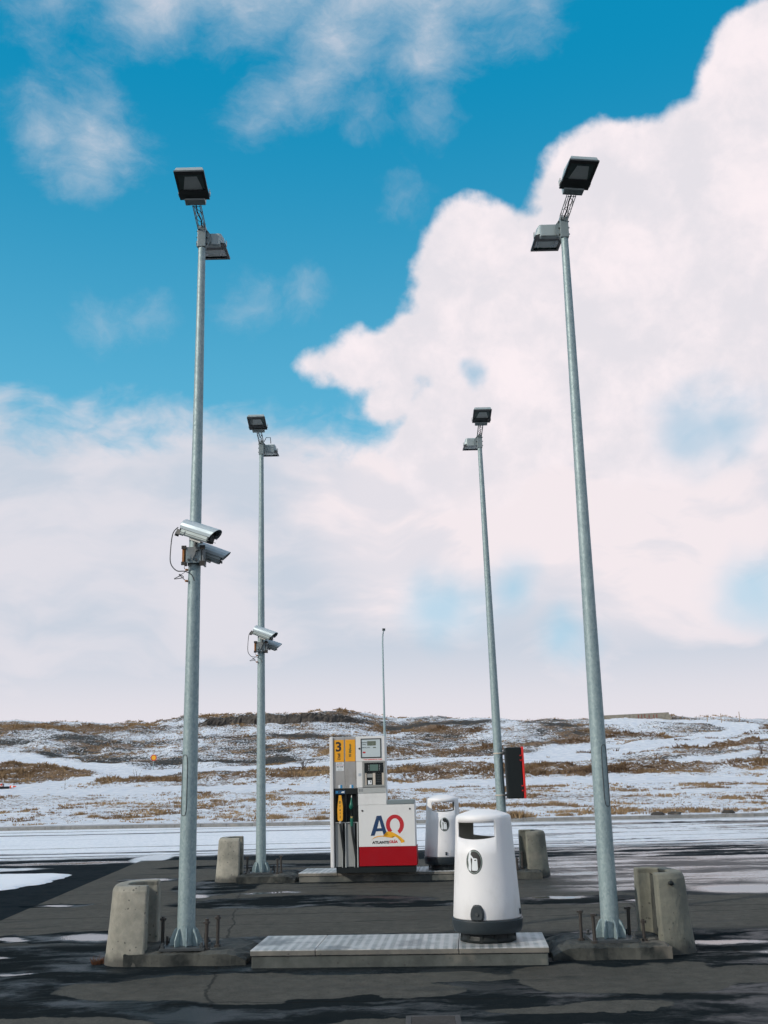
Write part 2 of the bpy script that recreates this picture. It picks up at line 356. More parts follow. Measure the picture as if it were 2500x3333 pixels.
# ------------------------------------------------------------------ ground
def ell(g, P, L, k=.12):
    cur = None
    for x, y, a, b in L:
        v = g.vm('DIVIDE', g.vm('SUBTRACT', P, (x, y, 0)), (a, b, 1e6))
        f = g.math('SUBTRACT', 1, g.vm('LENGTH', v))
        cur = f if cur is None else g.math('SMOOTH_MAX', cur, f, k)
    return cur
def asphalt_mat(name, apron):
    m, g, b = new_mat(name); P0 = g.pos(); s0 = g.sep(P0); P = g.comb(s0[0], s0[1], 0.0)
    Pw = g.vm('ADD', P, g.vm('SCALE', g.vm('SUBTRACT', g.noise(P, 1.3, 5, .6, col=True), (.5, .5, .5)), sc=.75))
    sx = g.sep(P)
    fine = g.noise(P, 90, 3, .7); med = g.noise(P, 7, 6, .65); big = g.noise(P, .55, 4, .6)
    stre = g.noise(g.vm('MULTIPLY', P, (.35, 1.6, 1)), 1.6, 6, .6)
    if apron: d0_, d1_ = (.050, .050, .043), (.082, .080, .068)
    else: d0_, d1_ = (.016, .021, .023), (.030, .036, .039)
    c = g.mix(g.ss(med, .3, .7), d0_, d1_)
    c = g.mix(g.math('MULTIPLY', g.ss(fine, .52, .66), .5), c, (.15, .145, .13) if apron else (.05, .055, .055))
    c = g.mix(g.math('MULTIPLY', g.ss(g.noise(P, 42, 3, .8), .50, .62), .5), c, (.018, .019, .017))
    c = g.mix(g.math('MULTIPLY', g.ss(big, .45, .7), .35), c, tuple(x * .6 for x in d0_))
    # wet film; ellipses around islands, plinths and bollards also paint in contact shade
    dry = ell(g, Pw, [(-1.34,9.84,1.55,.62),(-.1,10.05,1.1,.3),(.11,9.57,.42,.3),(1.98,9.95,1.0,.85),(1.41,8.67,.7,.16),(-2.6,8.6,.9,.2),(3.2,9.9,.5,.4),(-.2,8.35,.5,.12)])
    nearW = g.math('MULTIPLY', g.ss(sx[1], 12.9, 12.3), g.ss(dry, .04, -.01))
    wetShadeE = ell(g, Pw, [(-1.3,16.2,1.9,.75),(.4,15.6,1.2,.35),(-3.6,13.1,.75,.55),(-4.4,13.1,.5,.3),(-1.0,12.5,1.7,.4),(1.9,12.2,.9,.5),(3.4,11.4,1.3,.5),(2.6,15.6,1.1,.5),(-2.2,11.25,1.05,.62),(2.15,11.1,1.0,.6),(0,10.85,1.75,.5),(-2.3,19.3,.9,.45),(.2,18.9,1.8,.35),(2.1,19.1,1.0,.5),(5.4,16.8,2.2,1.1),
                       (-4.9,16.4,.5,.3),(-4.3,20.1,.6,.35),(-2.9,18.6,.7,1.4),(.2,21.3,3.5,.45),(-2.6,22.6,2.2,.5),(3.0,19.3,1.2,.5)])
    farR = g.math('MULTIPLY', g.ss(sx[0], 1.5, 3.6), g.ss(sx[1], 15.3, 18.0))
    W = g.math('MAXIMUM', nearW, g.ss(wetShadeE, -.06, .06))
    W = g.math('MAXIMUM', W, farR)
    W = g.math('MAXIMUM', W, g.math('MULTIPLY', g.ss(stre, .56, .74), .8))
    if not apron: W = g.math('MAXIMUM', W, .93)
    # standing water
    pud = ell(g, Pw, [(-3.52,13.02,.42,.40),(-4.4,13.06,.24,.20),(-4.05,11.8,.16,.14),(-3.6,10.7,.2,.08),(5.2,16.5,1.0,.85),(6.6,17.6,1.2,.8),(2.4,15.95,.50,.20),(3.6,15.4,.5,.12),(-3.0,17.2,.26,.28),(-1.9,17.4,.5,.18),
                      (-4.3,20.15,.42,.32),(-4.9,16.4,.28,.22),(-7.2,24.6,2.0,.5),(3.4,11.7,.5,.2),(1.75,11.7,.35,.16),(4.0,11.0,.5,.25)], .08)
    st2 = g.noise(g.vm('MULTIPLY', Pw, (.16, 1.0, 1)), 1.5, 6, .62)
    pudR = g.math('MULTIPLY', farR, g.ss(st2, .42, .60))
    PU = g.math('MAXIMUM', g.ss(pud, -.12, .62), pudR)
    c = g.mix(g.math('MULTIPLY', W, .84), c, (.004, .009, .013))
    c = g.mix(PU, c, (.020, .026, .030))
    deep = g.math('MULTIPLY', W, g.ss(g.noise(g.vm('MULTIPLY', Pw, (.6, 1.5, 1)), 1.4, 6, .6), .46, .62))
    deep = g.math('MAXIMUM', deep, g.math('MULTIPLY', farR, .9))
    rough = g.mix(W, (.9, .9, .9), g.mix(g.ss(g.noise(P, 2.6, 5, .6), .4, .7), (.70, .70, .70), (.85, .85, .85)))
    rough = g.mix(deep, rough, (.40, .40, .40) if apron else (.8, .8, .8))
    rough = g.mix(g.ss(PU, .0, .8), rough, (.05, .05, .05))
    # snow further off
    lineF = None
    wy = g.math('ADD', sx[1], g.math('MULTIPLY', g.math('SUBTRACT', g.noise(g.vm('MULTIPLY', P, (.12, .5, 1)), 1.0, 4), .5), 1.5))
    for y0, mx, w in ((36.9, -.07, .42), (39.2, -.05, .25), (27.6, -.03, .28), (26.8, -.02, .20), (25.9, .05, .45), (29.9, -.02, .14)):
        ln = g.math('ABSOLUTE', g.math('SUBTRACT', wy, g.math('ADD', y0, g.math('MULTIPLY', sx[0], mx))))
        f = g.ss(ln, w, w * .35)
        lineF = f if lineF is None else g.math('MAXIMUM', lineF, f)
    lineF = g.math('MULTIPLY', lineF, g.ss(g.noise(g.vm('MULTIPLY', P, (.3, 2.2, 1)), 2.2, 5, .7), .34, .5))
    st3 = g.noise(g.vm('MULTIPLY', Pw, (.05, .42, 1)), 1.25, 8, .66)
    edge = g.math('ADD', sx[1], g.math('MULTIPLY', g.math('SUBTRACT', st3, .5), 4.0))
    edge = g.math('ADD', edge, g.math('MULTIPLY', g.math('SUBTRACT', g.noise(P, 5, 5, .7), .5), 1.2))
    S = g.ss(edge, 25.4, 26.8)
    rightF = g.ss(sx[0], 1.5, 6.5)
    band = g.ss(g.math('ABSOLUTE', g.math('SUBTRACT', wy, 26.2)), 1.3, .5)
    thr = g.math('ADD', st3, g.math('MULTIPLY', g.ss(sx[1], 37.2, 38.6), .4))
    Sr = g.math('MAXIMUM', g.ss(thr, .472, .515), g.math('MULTIPLY', band, .9))
    S = g.math('MULTIPLY', S, g.math('SUBTRACT', 1, g.math('MULTIPLY', rightF, g.math('SUBTRACT', 1, Sr))))
    S = g.math('MULTIPLY', S, g.math('SUBTRACT', 1, g.math('MULTIPLY', lineF, .9)))
    if not apron:
        S = g.math('MAXIMUM', S, g.math('MULTIPLY', g.ss(ell(g, Pw, [(-9.2,23.2,2.2,.55),(-5.5,25.5,.5,1.5)]), .0, .3), .8))
    sc_ = g.mix(g.ss(med, .3, .7), (.60, .65, .71), (.82, .845, .88))
    sc_ = g.mix(g.math('MULTIPLY', g.ss(st2, .52, .7), .35), sc_, (.36, .41, .45))
    sc_ = g.mix(g.math('MULTIPLY', rightF, .25), sc_, (.42, .46, .50))
    c = g.mix(S, c, sc_); rough = g.mix(S, rough, (.7, .7, .7))
    g.l.new(c, b.inputs['Base Color']); g.l.new(rough, b.inputs['Roughness'])
    # old joints and cracks
    for (nx_, ny_, off, w_) in ((.03, 1, 14.75, .016), (-.02, 1, 17.9, .014), (1, .05, 3.9, .012), (.02, 1, 9.15, .010), (1, -.3, 1.2, .010), (-.05, 1, 13.9, .010), (1, .1, -.6, .008)):
        dd_ = g.math('ABSOLUTE', g.math('SUBTRACT', g.math('ADD', g.math('MULTIPLY', sx[0], nx_), g.math('MULTIPLY', sx[1], ny_)), g.math('ADD', off, g.math('MULTIPLY', g.math('SUBTRACT', g.noise(P, 1.1, 5, .6), .5), .35))))
        c = g.mix(g.math('MULTIPLY', g.ss(dd_, w_ * 2.4, w_ * .8), .75 if apron else 0), c, (.012, .013, .013))
    g.l.new(c, b.inputs['Base Color'])
    g.l.new(g.mix(g.math('MAXIMUM', PU, S), g.mix(deep, g.mix(W, (.14, .14, .14), (.0, .0, .0)), (.10, .11, .13) if apron else (.02, .02, .02)), (.5, .5, .5)), b.inputs['Specular IOR Level'])
    h = g.math('ADD', g.math('MULTIPLY', fine, g.math('SUBTRACT', 1, PU)), g.math('ADD', g.math('MULTIPLY', med, g.math('SUBTRACT', .6, g.math('MULTIPLY', PU, .6))), g.math('MULTIPLY', S, 2.0)))
    g.l.new(g.bump(h, .45, .006), b.inputs['Normal'])
    return m
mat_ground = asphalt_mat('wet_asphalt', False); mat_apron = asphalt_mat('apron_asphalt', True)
KX = [-90, -40, -25, -14.74, -7.97, -4.2, 4.29, 7.93, 13.26, 25, 40, 90]
KY = [47, 43.5, 42.6, 41.9, 41.2, 40.5, 39.4, 39.15, 38.96, 38.8, 39, 42]
def kerbY(x): return np.interp(x, KX, KY)
mb = MB(); xs = np.linspace(-90, 90, 91)
vs = []; fs = []
for i, x in enumerate(xs):
    vs += [(x, -40, 0), (x, 0, 0), (x, 24, 0), (x, float(kerbY(x)) + .05, 0)]
    if i: 
        for j in range(3): a = (i - 1) * 4 + j; fs.append((a, a + 4, a + 5, a + 1))
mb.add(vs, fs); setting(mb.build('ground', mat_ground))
mb = MB()
poly = [(-4.9, -8), (-5.15, 14.8), (-5.38, 19.8), (-5.6, 24.87), (-4.6, 24.75), (-3.2, 24.3), (-1.5, 23.75), (1.5, 23.3), (6, 22.6), (14, 22.0), (30, 21.5), (30, -8)]
bm = bmesh.new(); bm.faces.new([bm.verts.new((x, y, .004)) for x, y in poly]); bmesh.ops.triangulate(bm, faces=bm.faces[:])
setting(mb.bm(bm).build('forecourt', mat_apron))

# kerb along the far side of the road, one stone per metre
kmat = concrete_mat('kerb_concrete', (.26, .26, .25), (.17, .175, .17), (.10, .10, .10))
kerb = thing('kerb', 'x', 'kerb'); del kerb['label']; del kerb['category']; setting(kerb)
kx = -30.0
kmb = MB().box(-.495, .495, 0, .14, -.05, .115, bev=.012)
first = kmb.build('kerb_stone', kmat, kerb)
k = 0
while kx < 26:
    y0, y1 = float(kerbY(kx)), float(kerbY(kx + 1)); a = math.atan2(y1 - y0, 1)
    o = first if k == 0 else first.copy()
    if k: COL.objects.link(o); o.parent = kerb
    o.location = (kx + .5, (y0 + y1) / 2, random.uniform(-.006, .006)); o.rotation_euler = (0, 0, a); kx += math.cos(a) * 1.0; k += 1

# snow patch lying on the asphalt left of the forecourt
snow_m, g, b = new_mat('snow'); n = g.noise(g.pos(), 6, 6, .6)
g.l.new(g.mix(n, (.70, .745, .80), (.84, .86, .885)), b.inputs['Base Color']); b.inputs['Roughness'].default_value = .65
g.l.new(g.bump(g.noise(g.pos(), 14, 6, .65), .5, .03), b.inputs['Normal'])
def snow_patch(pts, label):
    cx = sum(p[0] for p in pts) / len(pts); cy = sum(p[1] for p in pts) / len(pts); mb = MB(); n = 90; rings = []
    P = []
    for i in range(n):
        t = i / n * len(pts); a = pts[int(t) % len(pts)]; b_ = pts[(int(t) + 1) % len(pts)]; f = t % 1
        P.append((a[0] + (b_[0] - a[0]) * f, a[1] + (b_[1] - a[1]) * f))
    for _ in range(4): P = [((P[i - 1][0] + P[i][0] + P[(i + 1) % n][0]) / 3, (P[i - 1][1] + P[i][1] + P[(i + 1) % n][1]) / 3) for i in range(n)]
    jit = [1 + .03 * math.sin(i * .45) + .02 * math.sin(i * .93 + 1) + .012 * math.sin(i * 2.1) for i in range(n)]
    vs = []
    for s, z in ((1.0, .004), (.97, .025), (.90, .045), (.6, .06), (.25, .065)):
        for i, p in enumerate(P): vs.append((cx + (p[0] - cx) * s * (jit[i] if s > .8 else 1), cy + (p[1] - cy) * s * (jit[i] if s > .8 else 1), z))
    fs = [(r * n + i, r * n + (i + 1) % n, (r + 1) * n + (i + 1) % n, (r + 1) * n + i) for r in range(4) for i in range(n)] + [[4 * n + i for i in range(n)]]
    o = mb.add(vs, fs, 0, True).build('snow_patch', snow_m); tag(o, label, 'snow'); return o
snow_patch([(-6.2, 21.6), (-6.15, 20.5), (-6.2, 19.8), (-6.5, 18.9), (-7.4, 18.3), (-9.5, 18.0), (-10, 19.5), (-9.5, 21.4), (-7.7, 21.9)], 'flat white snow patch on the dark wet asphalt beside the forecourt edge')

# ------------------------------------------------------------------ terrain
PY_ = [0, 39, 50, 62, 75, 85, 100, 120, 140, 165, 185, 260, 4000]
PZ_ = [.12, .12, .22, .55, .93, 1.54, 2.48, 4.3, 6.5, 10.3, 9.6, 7.0, 6.0]
RU_ = [-1, -.36, -.27, -.22, -.19, -.12, -.07, -.03, .0, .06, .125, .25, .36, 1]
RE_ = [202, 202, 196, 193, 201, 207, 214, 203, 188, 178, 170, 161, 153, 150]
def T(X, Y):
    p = np.interp(Y, PY_, PZ_); r = np.interp(X / Y, RU_, RE_) / 188.
    w = np.clip((Y - 80) / 50, 0, 1)
    return p + (p - 1.75) * (r - 1) * w
def vnoise(x, y, seed):
    r = np.random.default_rng(seed); tab = r.random((256, 256))
    xi = np.floor(x).astype(int); yi = np.floor(y).astype(int); fx = x - xi; fy = y - yi
    fx = fx * fx * (3 - 2 * fx); fy = fy * fy * (3 - 2 * fy)
    q = lambda a, b_: tab[a & 255, b_ & 255]
    return (q(xi, yi) * (1 - fx) + q(xi + 1, yi) * fx) * (1 - fy) + (q(xi, yi + 1) * (1 - fx) + q(xi + 1, yi + 1) * fx) * fy
def fbm(x, y, seed, o=4, g_=.5):
    s = 0; a = 1; t = 0
    for i in range(o): s = s + a * vnoise(x * 2 ** i + 17.3 * i, y * 2 ** i + 5.1 * i, seed + i); t += a; a *= g_
    return s / t
def seg_dist(X, Y, path, stretch=1.0):
    # distance to a polyline; depth counts less because the hillside is seen at a slant
    best = np.full(X.shape, 1e9)
    for (x0, y0), (x1, y1) in zip(path[:-1], path[1:]):
        dx, dy = x1 - x0, y1 - y0; L = dx * dx + dy * dy
        t = np.clip(((X - x0) * dx + (Y - y0) * dy) / L, 0, 1)
        best = np.minimum(best, np.hypot(X - x0 - t * dx, (Y - y0 - t * dy) * stretch))
    return best
SNOW = [([(-60,128),(-43.9,122.6),(-32.9,109.3),(-24.1,100.8),(-20.2,101.3),(-12.0,102.1),(-5.7,102.0)],2.4),([(-40,76),(-28.7,80.5),(-25.8,85.8),(-23.4,95.9),(-20.1,100.7)],2.6),
 ([(-60,76),(-26.9,75.6),(-20.8,76.5),(-12.2,76.6),(-4.1,75.7),(2.7,75.3),(9.0,75.0),(17.2,74.2),(24.6,71.6),(60,68)],3.6),
 ([(-0.1,105.9),(9.5,105.1),(13.9,106.7),(19.1,116.1),(25.4,122.4),(31.9,127.5),(40.7,138.8),(47.4,144.9),(49.7,151.1),(46.5,158.1),(39.9,158.8),(31.9,157.6)],2.2),([(23.2,112.2),(34.1,123.1),(46.2,133.7),(60,142)],2.6),([(10.1,97.5),(15.3,102.3),(20.9,109.1)],2.0),([(4,101),(26,99),(40,108)],1.2)]
BROWN = [([(-50,104),(-38.4,104.4),(-31.0,99.1),(-25.5,94.3)],5.5),([(-50,92),(-34.4,93.5),(-29.9,91.9),(-26.8,91.5)],4.0),([(-22.5,86.5),(-16.4,88.5),(-10.4,89.3),(-4.9,87.3)],3.2),([(-12,93.5),(-5.3,94.5),(0,94)],2.5),
 ([(-70,157),(-56.7,157.7),(-47.2,157.0),(-37.3,155.5)],4.2),([(-38.8,161.6),(-32.7,163.2),(-16.9,163.4),(-5.3,163.5),(-0.7,164.2)],1.8),([(-6,117),(-0.1,117.3),(6.1,118.0),(10.9,121.6),(25.1,134.1)],3.6),
 ([(-3,86.5),(-0.1,86.5),(8.4,91.2),(14.9,86.6),(22.8,88.5),(29.9,86.7),(50,86)],5.0),([(-1,83),(10,84),(24,83)],1.8),([(12.7,109.0),(21.7,112.7),(30.6,116.9),(44,125.5)],2.8),([(29.3,143.4),(34.9,138.4)],4),([(47.8,157.6),(52.3,150.4),(43,138.6),(33,128)],1.4),([(-0.1,149.2),(9.6,145.8)],3)]
ROCK = [([(-49.0,143.4),(-39.9,142.8)],3.0),([(-38.9,123.2),(-32.6,119.4)],1.6),([(-12.7,113.3),(-6.4,109.4)],1.6),([(1.0,153.1),(15.0,158.4)],2.0),([(21.5,156.5),(24.5,153.3)],2.2),([(20.7,100.7),(26.9,93.3),(33,95)],2.2),([(-24.5,140.4),(-10.3,136.1)],2.0),([(-30.6,112.2),(-11.4,110.0)],1.2),([(-10.6,74.1),(-7.4,71.6),(-3.8,71.4)],.35),([(-14.4,64.9),(-12.3,65.3)],.35),([(4,73),(12,71)],.15)]
def soft(d, w): return np.clip(1.4 - d / w, 0, 1)
us = np.concatenate([np.linspace(-2.2, -.52, 30)[:-1], np.linspace(-.52, .52, 430), np.linspace(.52, 2.2, 30)[1:]])
fr = [0.0]
while fr[-1] < 122: fr.append(fr[-1] + .13 + .0032 * fr[-1])
fr = fr + [fr[-1] + 4, fr[-1] + 12, fr[-1] + 30, fr[-1] + 70, fr[-1] + 160, fr[-1] + 400, fr[-1] + 1200, fr[-1] + 4500]
fr = np.array(fr)
U, F = np.meshgrid(us, fr)
# inner edge follows the kerb: Y with X = u*Y on the kerb line
Yk = np.interp(us, [kx_ / ky_ for kx_, ky_ in zip(KX, KY)], KY) + .12
Ykk = np.broadcast_to(Yk, U.shape)
Y = np.where(F < 30, Ykk + F, 0); Y = Ykk * np.clip(1 - F / 60, 0, 1) + 40 * (1 - np.clip(1 - F / 60, 0, 1)) + F
X = U * Y
def masks(X, Y):
    wob = fbm(X / 6, Y / 6, 40, 4)
    dw = (wob - .5) * 5
    snow = np.zeros(X.shape); brown = np.zeros(X.shape); rock = np.zeros(X.shape)
    for p, w in SNOW: snow = np.maximum(snow, soft(seg_dist(X, Y, p) + dw * .35, w))
    for p, w in BROWN: brown = np.maximum(brown, soft(seg_dist(X, Y, p) + dw * .8, w))
    for p, w in ROCK: rock = np.maximum(rock, soft(seg_dist(X, Y, p) + dw * .6, w))
    return snow, brown, rock
Sm, Bm, Rm = masks(X, Y)
Z0 = T(X, Y)
def relief(X, Y, S, B, Rk):
    far = np.clip((Y - 70) / 40, 0, 1); n1 = fbm(X / 1.6, Y / 1.9, 60, 3); n2 = fbm(X / 7, Y / 8, 70, 4)
    hum = np.clip((n1 - .42) * 2.6, 0, 1)
    amp = .05 + .10 * far + B * .28
    z = hum * amp + (n2 - .5) * (.25 + 1.3 * far)
    z = z * (1 - S * .85) - Rk * .10
    e = np.clip((Y - 40.5) / 5, 0, 1)
    return z * e
Zr = relief(X, Y, Sm, Bm, Rm); fade = np.clip(1 - (Y - 190) / 60, 0, 1)
Z = Z0 + Zr * fade
nr, nc = X.shape
me = bpy.data.meshes.new('hillside')
co = np.stack([X, Y, Z], -1).reshape(-1, 3).astype(np.float32)
idx = np.arange(nr * nc).reshape(nr, nc)
quads = np.stack([idx[:-1, :-1], idx[:-1, 1:], idx[1:, 1:], idx[1:, :-1]], -1).reshape(-1, 4)
def fast_mesh(me, co, polys, smooth=True):
    k = polys.shape[1]
    me.vertices.add(len(co)); me.vertices.foreach_set('co', co.ravel())
    me.loops.add(polys.size); me.loops.foreach_set('vertex_index', polys.ravel().astype(np.int32))
    me.polygons.add(len(polys)); me.polygons.foreach_set('loop_start', np.arange(0, polys.size, k, dtype=np.int32))
    me.polygons.foreach_set('use_smooth', np.full(len(polys), smooth)); me.update(calc_edges=True); me.validate()
fast_mesh(me, co, quads)
for nm, arr in (('m_snow', Sm), ('m_brown', Bm), ('m_rock', Rm)):
    at = me.attributes.new(nm, 'FLOAT', 'POINT'); at.data.foreach_set('value', arr.ravel().astype(np.float32))
tm, g, b = new_mat('snowy_heath'); P = g.pos(); sx = g.sep(P)
P2 = g.comb(sx[0], sx[1], 0.0)
A, Bq, Rq = g.attr('m_snow'), g.attr('m_brown'), g.attr('m_rock')
yb = g.ss(sx[1], 76, 100); nA = g.noise(P2, .75, 9, .74); nB = g.noise(g.vm('MULTIPLY', P2, (1.0, .55, 1)), 4.2, 5, .75); nC = g.noise(P2, .10, 4, .5)
patch = g.math('ADD', g.math('MULTIPLY', nA, .38), g.math('MULTIPLY', nB, .62))
bare = g.math('ADD', patch, g.math('MULTIPLY', g.math('SUBTRACT', nC, .5), .42))
bare = g.math('ADD', bare, g.math('SUBTRACT', g.math('MULTIPLY', yb, .068), .043))
bare = g.math('ADD', bare, g.math('MULTIPLY', Bq, .07)); bare = g.math('ADD', bare, g.math('MULTIPLY', Rq, .10))
bare = g.math('SUBTRACT', bare, g.math('MULTIPLY', g.math('SUBTRACT', 1, yb), -.004)); bare = g.math('SUBTRACT', bare, g.math('MULTIPLY', A, .22))
k = g.ss(bare, .518, .538)
straw = g.mix(g.ss(g.noise(P2, 3.1, 5, .6), .35, .65), (.095, .062, .042), (.27, .185, .115))
rockc = g.mix(g.ss(g.noise(P2, 2.1, 6, .7), .35, .65), (.022, .026, .028), (.075, .07, .062))
darkk = g.math('MAXIMUM', g.math('MULTIPLY', Rq, 1.1), g.math('MULTIPLY', g.math('MULTIPLY', g.ss(g.noise(P2, .33, 6, .7), .44, .52), yb), g.math('SUBTRACT', 1, Bq)), clamp=True)
soil = g.mix(darkk, straw, rockc)
sn = g.mix(g.ss(g.noise(P2, 1.3, 6, .6), .35, .7), (.62, .68, .76), (.82, .845, .88))
g.l.new(g.mix(k, sn, soil), b.inputs['Base Color']); b.inputs['Roughness'].default_value = .85; b.inputs['Specular IOR Level'].default_value = .2
g.l.new(g.bump(g.math('ADD', nB, g.math('MULTIPLY', k, .3)), .8, .25), b.inputs['Normal'])
me.materials.append(tm)
ter = bpy.data.objects.new('hillside', me); COL.objects.link(ter); setting(ter)
def ground_z(x, y):
    X_ = np.array([[float(x)]]); Y_ = np.array([[float(y)]])
    return float((T(X_, Y_) + relief(X_, Y_, *masks(X_, Y_)))[0, 0])

# dry grass tufts
def grass_mesh(name, xs, ys, zs, hs, tones, blades=7, wid=.035, spread=.5):
    n = len(xs); m_ = n * blades
    rep = lambda a: np.repeat(a, blades)
    ang = rng.random(m_) * 2 * np.pi; rad = rng.random(m_) ** .7 * spread
    H = rep(hs) * (0.55 + .6 * rng.random(m_)); ox = np.cos(ang) * rad * rep(hs); oy = np.sin(ang) * rad * rep(hs)
    bx, by, bz = rep(xs) + ox * .6, rep(ys) + oy * .6, rep(zs) - .03
    a2 = rng.random(m_) * np.pi; w = wid * (0.6 + .8 * rng.random(m_)) * np.maximum(rep(hs) / .25, .5)
    wx, wy = np.cos(a2) * w, np.sin(a2) * w * .5
    tx, ty, tz = bx + np.cos(ang) * H * .55, by + np.sin(ang) * H * .55, bz + H
    co = np.empty((m_, 3, 3), np.float32)
    co[:, 0] = np.stack([bx - wx, by - wy, bz], -1); co[:, 1] = np.stack([bx + wx, by + wy, bz], -1); co[:, 2] = np.stack([tx, ty, tz], -1)
    me = bpy.data.meshes.new(name); fast_mesh(me, co.reshape(-1, 3), np.arange(m_ * 3).reshape(-1, 3), False)
    at = me.attributes.new('tone', 'FLOAT', 'POINT'); at.data.foreach_set('value', np.repeat(rep(tones) + rng.normal(0, .12, m_), 3).astype(np.float32))
    me.materials.append(grass_m); return me
grass_m, g, b = new_mat('dry_straw_grass'); t = g.attr('tone')
cc = g.mix(g.ss(t, .0, .5), (.080, .050, .034), (.19, .125, .072)); cc = g.mix(g.ss(t, .45, 1.0), cc, (.38, .265, .145))
g.l.new(cc, b.inputs['Base Color']); b.inputs['Roughness'].default_value = .8; b.inputs['Specular IOR Level'].default_value = .2
N = 260000
gu = rng.uniform(-.46, .46, N); gf = rng.uniform(0, 1, N); gy = 40.2 + gf ** 1.15 * 127; gx = gu * gy
ok = gy > kerbY(gx) + .7; gx, gy = gx[ok], gy[ok]
s_, b_, r_ = masks(gx, gy); cl = fbm(gx / 2.3, gy / 2.6, 90, 4, .6); cl2 = fbm(gx / .7, gy / .8, 99, 2)
verge = np.clip((76 - gy) / 8, 0, 1); ridge = np.clip((gy - 155) / 5, 0, 1)
prob = (.045 * (s_ < .3)) + .965 * np.clip((cl - .575 + b_ * .16 - s_ * .4 - r_ * .3 + (cl2 - .5) * .55 + .015 * verge) * 8, 0, 1) * (.42 + .30 * b_)
keep = rng.random(len(gx)) < prob; gx, gy, b_, cl = gx[keep], gy[keep], b_[keep], cl[keep]
gz = T(gx, gy) + relief(gx, gy, *masks(gx, gy))
hs = (.06 + .09 * rng.random(len(gx))) * (1 + .9 * b_) * (1 + (gy - 60) / 220) * (.6 + .8 * np.clip((cl - .5) * 4, 0, 1))
tones = np.clip(.66 - .30 * b_ * np.clip((gx + 10) / 20, 0, 1) + (fbm(gx / 3, gy / 3, 120, 2) - .5) * .9, 0, 1)
gme = grass_mesh('dry_grass', gx, gy, gz, hs, tones, 7, .06, 1.2)
go = bpy.data.objects.new('dry_grass', gme); COL.objects.link(go); setting(go, 'stuff', 'straw coloured dry grass sticking through the snow')
tag(go, 'straw coloured dry grass sticking out of the thin snow', 'grass')
print('tufts', len(gx))

# ------------------------------------------------------------------ far things on the hillside
def bare_shrub(x, y, h, n, label):
    z = ground_z(x, y); mb = MB()
    for i in range(n):
        a = random.uniform(0, 6.28); l = h * random.uniform(.6, 1); lean = random.uniform(.05, .4)
        p0 = Vector((random.uniform(-.12, .12), random.uniform(-.1, .1), -.05)); p1 = p0 + Vector((math.cos(a) * lean * l * .4, math.sin(a) * lean * l * .4, l * .5)); p2 = p1 + Vector((math.cos(a) * lean * l * .7, math.sin(a) * lean * l * .7, l * .5))
        mb.tube([p0, p1, p2], [.016, .012, .005], 5)
        for _ in range(2):
            b0 = p1.lerp(p2, random.random() * .6); b1 = b0 + Vector((random.uniform(-.3, .3), random.uniform(-.2, .2), random.uniform(.2, .45))) * l * .5
            mb.tube([b0, b1], [.009, .004], 4)
    o = mb.build('bare_shrub', twig, None, (x, y, z)); tag(o, label, 'shrub', 'bare shrubs on the heath'); return o
bare_shrub(-20.0, 86.3, 1.0, 4, 'thin bare twigs in the snow left of the near left lamp pole')
bare_shrub(-7.5, 94.9, 1.35, 16, 'bare brown bush on the heath just left of the fuel pump')
bare_shrub(-23.6, 79.5, .8, 1, 'single bare stalk on the snow track at the left')
bare_shrub(34.5, 101.5, 1.5, 14, 'dark bare bush near the right edge of the heath')

# dark basalt outcrop below the crest
def outcrop():
    mb = MB(); xs = np.linspace(-27.5, -3.0, 90); rows = 7; vs = []
    for i, x in enumerate(xs):
        y = 151.5 + 2.0 * math.sin(i * .07) + np.interp(x, [-27, -15, -3], [1.6, 0, 3.4]); 
        zb = ground_z(x, y - 1.3) - .5; h = np.interp(x, [-27.5, -25, -18, -12, -6, -3], [.3, 1.0, 1.35, 1.25, .9, .25]) * random.uniform(.8, 1.12) + .5
        for r_ in range(rows):
            f = r_ / (rows - 1)
            vs.append((x + random.uniform(-.05, .05), y - 1.3 + f * .35 + random.uniform(-.08, .08) - (.25 if 0 < r_ < 5 and (i // 4) % 2 else 0), zb + f * h + random.uniform(-.04, .04)))
        vs.append((x, y + 1.6, zb + h + .15))
    n = rows + 1
    fs = [(i * n + r_, (i + 1) * n + r_, (i + 1) * n + r_ + 1, i * n + r_ + 1) for i in range(len(xs) - 1) for r_ in range(n - 1)]
    m, g, b = new_mat('basalt'); P = g.pos(); nn = g.noise(P, 1.6, 7, .7); nz = g.sep(g.n.new('ShaderNodeNewGeometry').outputs['Normal'])[2]
    c = g.mix(g.ss(nn, .35, .7), (.035, .032, .029), (.11, .095, .08))
    c = g.mix(g.math('MULTIPLY', g.ss(nz, .8, .95), g.ss(g.noise(P, 2.4, 5), .5, .6)), c, (.72, .76, .81))
    g.l.new(c, b.inputs['Base Color']); b.inputs['Roughness'].default_value = .9
    g.l.new(g.bump(nn, 1, .15), b.inputs['Normal'])
    o = mb.add(vs, fs).build('rock_outcrop', m); tag(o, 'low dark basalt rock face under the grassy crest of the hill', 'rock')
outcrop()

